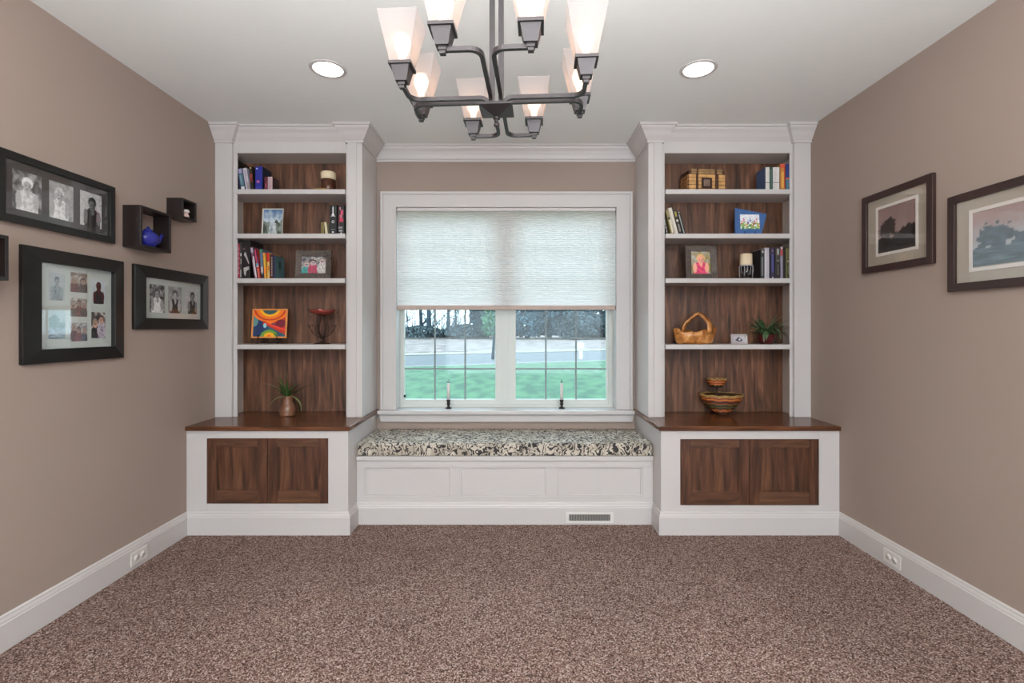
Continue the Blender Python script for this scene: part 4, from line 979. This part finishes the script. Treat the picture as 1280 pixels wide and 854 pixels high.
# candle and mosaic holder, right shelf 3
D = 3.49; X = cx(932.5, D)
t = thing('candle_holder', 'clear glass candle holder with crystal drops, right bookcase', 'candle holder', (X, D, Z3+.0003))
part('base', MB().lathe([(0, 0), (.052, .001), (.054, .006), (.040, .012), (.036, .012), (0, .010)], 28), M_crystal, t, local=True)
part('column', MB().lathe([(.030, .012), (.034, .05), (.040, .092), (.037, .092), (.030, .05), (.026, .012)], 28), M_crystal, t, local=True)
mc = mat('crystal_drop', 'c8c4c8', .1, metal=.6, var=.4, scale=200); mt_ = mat('crystal_dark', '3a2c2c', .2, metal=.3, var=.6, scale=120)
part('liner', MB().lathe([(0, .012), (.024, .013), (.030, .090), (0, .091)], 20), mt_, t, local=True)
for k in range(14):
    a = k*2*PI/14; rr = .046; L = .03+.05*((k*7) % 5)/5
    g = MB()
    for j in range(int(L/.010)+1): 
        z = .088-j*.011; g.lathe([(0, z-.005), (.0035, z-.002), (.0035, z+.001), (0, z+.004)], 6, rr*math.cos(a), rr*math.sin(a))
    part('crystal_strand', g, mc, t, local=True)
part('rim', MB().lathe([(.040, .090), (.048, .092), (.048, .097), (.040, .098)], 28), mc, t, local=True)
c = part('pillar_candle', MB().lathe([(0, 0), (.040, .0005), (.041, .01), (.041, .078), (.037, .081), (.008, .078), (0, .078)], 28), M_cream, None); c.location = (X, D, Z3+.0985)
tag(c, 'cream pillar candle on the crystal drop holder', 'candle')

# burl wood basket, right shelf 4
D = 3.525; X = cx(867.5, D)
t = thing('wooden_basket', 'carved honey coloured burl wood basket with arched handle', 'basket', (X, D, Z4+.0003))
M_burl = wood('burl_wood', '6a3c1a', 'b8783c', 'd8a468', (3, 3, 3), .3, scale=7)
def wobb(r, z, a):
    k = z/.105
    return r*(1+.05*math.sin(3*a+1)*k+.02*math.sin(8*a)*k), z+k*k*(.012*math.sin(4*a+.5)+.006*math.sin(9*a)+.010*math.cos(2*a))
part('bowl', MB().lathe([(0, 0), (.118, .001), (.130, .012), (.148, .055), (.158, .098), (.150, .100), (.138, .06), (.118, .022), (0, .018)], 48, sx=1, sy=.52, wob=wobb), M_burl, t, local=True)
hp = []
for k in range(15):
    a = PI*k/14
    hp.append((-.082*math.cos(a)+.016*math.sin(a)+.012, .045*math.cos(a)-.01, .075+.135*math.sin(a)+.006*math.sin(5*a)))
mb = MB(); vs = []; fs = []
for k, p in enumerate(hp):
    a = k/14; wd = .030+.008*math.sin(a*9)+.020*a*a; th = .012
    t0 = Vector(hp[min(k+1, 14)])-Vector(hp[max(k-1, 0)]); t0.normalize()
    sd = Vector((.62, .78, 0)); nn_ = t0.cross(sd).normalized()
    P = Vector(p)
    vs += [P-sd*wd-nn_*th*.3, P-sd*wd*.4+nn_*th, P+sd*wd*.5+nn_*th*1.2, P+sd*wd-nn_*th*.3, P+sd*wd*.4-nn_*th, P-sd*wd*.4-nn_*th]
for k in range(14):
    for j in range(6): fs.append((k*6+j, k*6+(j+1) % 6, (k+1)*6+(j+1) % 6, (k+1)*6+j))
fs += [tuple(range(6)), tuple(reversed(range(84, 90)))]
mb.add(vs, fs, True); part('handle', mb, M_burl, t, local=True)

# two tier woven basket, right countertop
D = 3.55; X = cx(902, D)
t = thing('tiered_basket', 'two tier woven basket with orange and green bands, right countertop', 'basket', (X, D, .6945))
bc = [mat('weave_red', '8a3c20', .5, var=.4, scale=120, bump=.4), mat('weave_orange', 'c27434', .5, var=.3, scale=120, bump=.4), mat('weave_dark', '33200f', .6, var=.4, scale=120, bump=.4), mat('weave_green', '5a5a2c', .5, var=.4, scale=120, bump=.4), mat('weave_tan', '9a7a44', .5, var=.4, scale=120, bump=.4)]
def basket(zb, zt_, rb, rt, order, ph=0, x=0):
    n_ = len(order)
    for i, ci in enumerate(order):
        u = (i+.5)/n_; r_ = rb+(rt-rb)*math.sin(u*PI/2); z = zb+(zt_-zb)*u; th = (zt_-zb)/n_*.62
        pts = []
        for k in range(48):
            a = 2*PI*k/48; pts.append((x+(r_+.002*math.cos(24*a+i*PI))*math.cos(a), (r_*.8)*math.sin(a), z+.0028*math.sin(10*a+ph)*(1 if i % 2 else 1)))
        part('woven_band', MB().tube(pts, th, 6, closed=True), bc[ci], t, local=True)
basket(.004, .150, .030, .146, [2, 2, 0, 1, 0, 2, 3, 2, 3, 0, 2, 0, 1, 0, 4, 4])
part('basket_base', MB().lathe([(0, 0), (.030, 0), (.034, .010), (0, .012)], 24, sy=.8), bc[2], t, local=True)
part('basket_lining', MB().lathe([(.02, .010), (.085, .06), (.135, .145), (.128, .145), (.07, .06), (.0, .018)], 32, sy=.8), bc[2], t, local=True)
part('post', MB().tube([(-.030, 0, .012), (-.036, 0, .11), (-.036, 0, .20)], .006, 8), M_rust, t, local=True)
basket(.200, .262, .028, .066, [2, 2, 1, 0, 1, 0, 4], 1, -.036)
part('basket_base', MB().lathe([(0, .196), (.030, .197), (.030, .204), (0, .206)], 20, -.036, 0, sy=.8), bc[2], t, local=True)

# electric window candles on the stool
for px_, lab in ((560.6, 'white window candle with black base, left pane'), (702.1, 'white window candle with black base, right pane')):
    t = thing('window_candle', lab, 'candle', (PX(px_, 3.85), 3.85, .6883), group='electric candles on the window sill')
    part('base', MB().lathe([(0, 0), (.024, .001), (.025, .006), (.012, .012), (.008, .020), (.012, .030), (.016, .036), (.010, .044), (.015, .060), (.015, .070), (0, .070)], 20), M_iron, t, local=True)
    part('candle_tube', MB().lathe([(0, .070), (.0125, .070), (.0115, .195), (.006, .200), (0, .200)], 16), M_plastic, t, local=True)
    part('bulb', MB().lathe([(0, .200), (.005, .202), (.008, .212), (.005, .224), (0, .234)], 12), M_crystal, t, local=True)

# ------------------------------------------------------------------ outside
ZG = -.40
def gmat(name, c1, c2, sc, st=(1, 1, 1), var=0):
    m = bpy.data.materials.new(name); m.use_nodes = True; N = m.node_tree.nodes; L = m.node_tree.links
    bs = N['Principled BSDF']; bs.inputs['Roughness'].default_value = .9
    t = N.new('ShaderNodeTexCoord'); mp = N.new('ShaderNodeMapping'); mp.inputs['Scale'].default_value = st; L.new(t.outputs['Object'], mp.inputs[0])
    n = N.new('ShaderNodeTexNoise'); n.inputs['Scale'].default_value = sc; n.inputs['Detail'].default_value = 5; L.new(mp.outputs[0], n.inputs['Vector'])
    r = N.new('ShaderNodeValToRGB'); r.color_ramp.elements[0].position = .38; r.color_ramp.elements[0].color = lin(c1); r.color_ramp.elements[1].position = .62; r.color_ramp.elements[1].color = lin(c2)
    L.new(n.outputs['Fac'], r.inputs[0]); L.new(r.outputs[0], bs.inputs['Base Color']); return m
def strip(pts, z0, z1):
    n_ = len(pts); return MB().add([(x, y, z0) for x, y in pts]+[(x, y, z1) for x, y in pts], [tuple(range(n_))[::-1], tuple(range(n_, 2*n_))]+[(i, (i+1) % n_, (i+1) % n_+n_, i+n_) for i in range(n_)])
near = lambda x: 24.1+.45*x; far = lambda x: 34.5+.5*x
E = 42
o = struct('lawn', strip([(-E, 4.2), (E, 4.2), (E, near(E)), (0, near(0)), (-E, max(5, near(-E)))], ZG-.3, ZG), gmat('lawn_grass', '30503a', '476b4a', 3.0, (1, .35, 1)), label='green lawn outside the window', cat='lawn')
o = struct('road', strip([(-E, max(5, near(-E))), (0, near(0)), (E, near(E)), (E, far(E)), (0, far(0)), (-E, far(-E))], ZG-.3, ZG-.02), gmat('asphalt', '565658', '606062', 4), label='grey road beyond the lawn', cat='road')
o = struct('kerb', strip([(-E, far(-E)), (0, far(0)), (E, far(E)), (E, far(E)+2.6), (0, far(0)+2.6), (-E, far(-E)+2.6)], ZG-.3, ZG+.04).add(*(lambda a: (a.v, a.f))(strip([(-E, near(-E)-.05), (E, near(E)-.05), (E, near(E)+.3), (-E, near(-E)+.3)], ZG-.3, ZG+.01))), gmat('kerb_concrete', '807c76', '8e8a84', 4), label='pale concrete kerb along the road', cat='kerb')
o = struct('leafy_bank', MB().add([(-E*2.5, far(-E)+2.6, ZG-.3), (-E*2.5, far(-E)+2.6, ZG+.02), (E*2.5, far(E)+2.6, ZG+.02), (E*2.5, far(E)+2.6, ZG-.3), (-E*2.5, 140, ZG-.3), (-E*2.5, 140, ZG+.6), (E*2.5, 140, ZG+.6), (E*2.5, 140, ZG-.3)],
     [(0, 1, 2, 3), (4, 7, 6, 5), (1, 5, 6, 2), (0, 3, 7, 4), (0, 4, 5, 1), (3, 2, 6, 7)]), gmat('leaf_litter', '625450', '8f807a', 1.2), label='bank of fallen leaves below the trees', cat='ground')
M_bark = mat('hazy_bark', '38464e', .9, var=.25, scale=8)  # distance haze mixed into the bark colour
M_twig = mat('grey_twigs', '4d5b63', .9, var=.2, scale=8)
def bare_tree(x, y, h, r0, seed, label, lean=0):
    rr = random.Random(seed); z = ZG+.6*max(0, (y-37)/103)
    t = thing('bare_tree', label, 'tree', (x, y, z))
    tk = [(lean*k/8*h*.1+.12*math.sin(seed+k), .1*math.cos(seed*2+k), h*k/8) for k in range(9)]
    part('trunk', MB().tube(tk, [r0*(1-.09*k) for k in range(9)], 8), M_bark, t, local=True)
    br = MB()
    def grow(p, d, L, r_, lv):
        pts = [p]; q_ = p.copy(); dd = d.copy()
        for k in range(3):
            dd = (dd+Vector((rr.uniform(-.25, .25), rr.uniform(-.25, .25), rr.uniform(-.05, .25)))).normalized(); q_ = q_+dd*(L/3); pts.append(q_.copy())
        br.tube(pts, [r_, r_*.8, r_*.6, r_*.35], 3)
        if lv > 0:
            for k in range(3 if lv > 1 else 4):
                a = rr.uniform(0, 2*PI); grow(pts[rr.randint(1, 3)], (dd+Vector((math.cos(a), math.sin(a), rr.uniform(-.2, .7)))).normalized(), L*rr.uniform(.5, .75), r_*.5, lv-1)
    for k in range(9):
        j = rr.uniform(.12, .85); i = int(j*8); a = rr.uniform(0, 2*PI)
        grow(Vector(tk[i]), Vector((math.cos(a), math.sin(a), rr.uniform(.2, .9))).normalized(), h*.28*(1.1-j), r0*.32, 2)
    part('branches', br, M_twig, t, local=True, stuff=True)
    return t
def leafy_tree(x, y, h, w, seed, label, m, cat='tree', n=1500, z=None, ls=.22, name='evergreen_tree', base=.05):
    rr = random.Random(seed); z = ZG+.6*max(0, (y-37)/103)
    t = thing(name, label, cat, (x, y, z))
    part('trunk', MB().tube([(0, 0, 0), (.1, 0, h*.5), (0, 0, h*.9)], [w*.06, w*.05, w*.02], 8), M_bark, t, local=True)
    mb = MB()
    for k in range(n):
        v = rr.random(); zz = h*(base+(1-base)*v); a = rr.uniform(0, 2*PI)
        prof = math.sin(PI*min(1, .12+.88*v))**.7*(1-.25*v)
        R = w*.5*prof*(1+.25*math.sin(a*3+seed+v*7))*math.sqrt(rr.uniform(.3, 1))
        c_ = Vector((R*math.cos(a), R*math.sin(a), zz)); d1 = Vector((rr.uniform(-1, 1), rr.uniform(-1, 1), rr.uniform(-1, 1))).normalized()
        d2 = d1.cross(Vector((rr.uniform(-1, 1), rr.uniform(-1, 1), rr.uniform(-1, 1)))).normalized(); s_ = ls*rr.uniform(.5, 1.2)
        mb.add([c_-d1*s_, c_-d2*s_*.6, c_+d1*s_, c_+d2*s_*.6], [(0, 1, 2, 3)])
    part('foliage', mb, m, t, local=True, stuff=True)
    if name == 'brush' and x < 0:
        sm = MB()
        for k in range(60):
            px_ = rr.uniform(-.5, .5)*w*1.3; py_ = rr.uniform(-2, 2); hh = rr.uniform(2.5, 7); a = rr.uniform(-.5, .5)
            sm.tube([(px_, py_, 0), (px_+a*.5, py_, hh*.5), (px_+a*1.6, py_, hh)], [.05, .035, .01], 3)
            for j in range(6):
                u = rr.uniform(.15, .9); b_ = rr.uniform(-1, 1); z_ = hh*u
                sm.tube([(px_+a*u, py_, z_), (px_+a*u+b_*.6, py_, z_+.6), (px_+a*u+b_*1.0, py_+.2, z_+1.4)], [.03, .02, .008], 3)
        part('stems', sm, M_twig, t, local=True, stuff=True)
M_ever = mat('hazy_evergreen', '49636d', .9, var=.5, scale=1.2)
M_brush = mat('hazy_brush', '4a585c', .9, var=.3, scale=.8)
M_yel = mat('spring_leaves', '4e7658', .8, var=.2, scale=1)
ra = random.Random(12)
OL = ['leftmost', 'second from left', 'third from left', 'fourth from left', 'fifth from left', 'sixth from left', 'seventh from left', 'eighth from left', 'ninth from left', 'rightmost']
OR = ['leftmost', 'second from left', 'middle', 'second from right', 'rightmost']
xs_ = [-20, -17.2, -14.6, -12.2, -10, -8.2, -6.6, -4.6, -3.2, -1.8]
for i, x in enumerate(xs_):
    bare_tree(x*1.0+ra.uniform(-.5, .5), ra.uniform(66, 84), ra.uniform(12, 17), ra.uniform(.16, .42), 30+i, OL[i]+' bare grey woodland tree beyond the road, left sash', 0)['group'] = 'bare woodland trees outside'
for i, x in enumerate([1.5, 4.5, 8.5, 12.5, 16.5]):
    bare_tree(x, ra.uniform(74, 88), ra.uniform(12, 17), ra.uniform(.2, .35), 60+i, OR[i]+' bare grey woodland tree seen through the right sash')['group'] = 'bare woodland trees behind the evergreens'
for i, (x, y, h, w) in enumerate([(-1.6, 72, 13, 4.5), (2.2, 70, 11, 6.5), (5.6, 73, 12, 6), (-4.6, 78, 9, 4), (10, 79, 12, 6.5), (15.5, 80, 12, 7), (20, 80, 11, 6)]):
    leafy_tree(x, y, h, w, 80+i, ['dense blue green evergreen left of the centre post', 'dense blue green evergreen right of the centre post', 'broad evergreen in the middle of the right sash', 'smaller evergreen among the bare trees, left sash', 'tall evergreen behind the white post', 'tall evergreen right of the white post', 'evergreen at the right end of the view', 'low distant evergreen behind the bare trees', 'faraway evergreen clump, farthest left'][i], M_ever, n=5200, ls=.34)
for i, (x, y, h, w) in enumerate([(9, 68, 4.2, 6), (13.5, 70, 3.6, 6.5), (17.5, 72, 4.5, 6), (-7, 74, 2.1, 9), (-14, 74, 1.9, 10), (-21, 76, 2.2, 9)]):
    leafy_tree(x, y, h, w, 90+i, ['tangled brush behind the white post', 'low brush right of the white post', 'brush at the right end of the view', 'low brush under the left bare trees', 'low brush at the left end of the view', 'far left low brush beyond the road'][i], M_brush, 'shrub', n=2600, ls=.26, name='brush', base=.02)
leafy_tree(PX(616, 27.5), 27.5, 3.2, 1.5, 99, 'young green leaved tree on the lawn edge', M_yel, n=500, ls=.10, name='young_tree', base=.42)
mbx = thing('post', 'white post standing beside the road', 'post', (PX(726, 27.5), 27.5, ZG))
part('post_shaft', MB().box(-.09, .09, -.09, .09, 0, .72), M_plastic, mbx, local=True)
part('post_head', MB().box(-.16, .16, -.2, .2, .62, .86).taper(.34, .42, .86, .10, .2, .94), M_plastic, mbx, local=True)
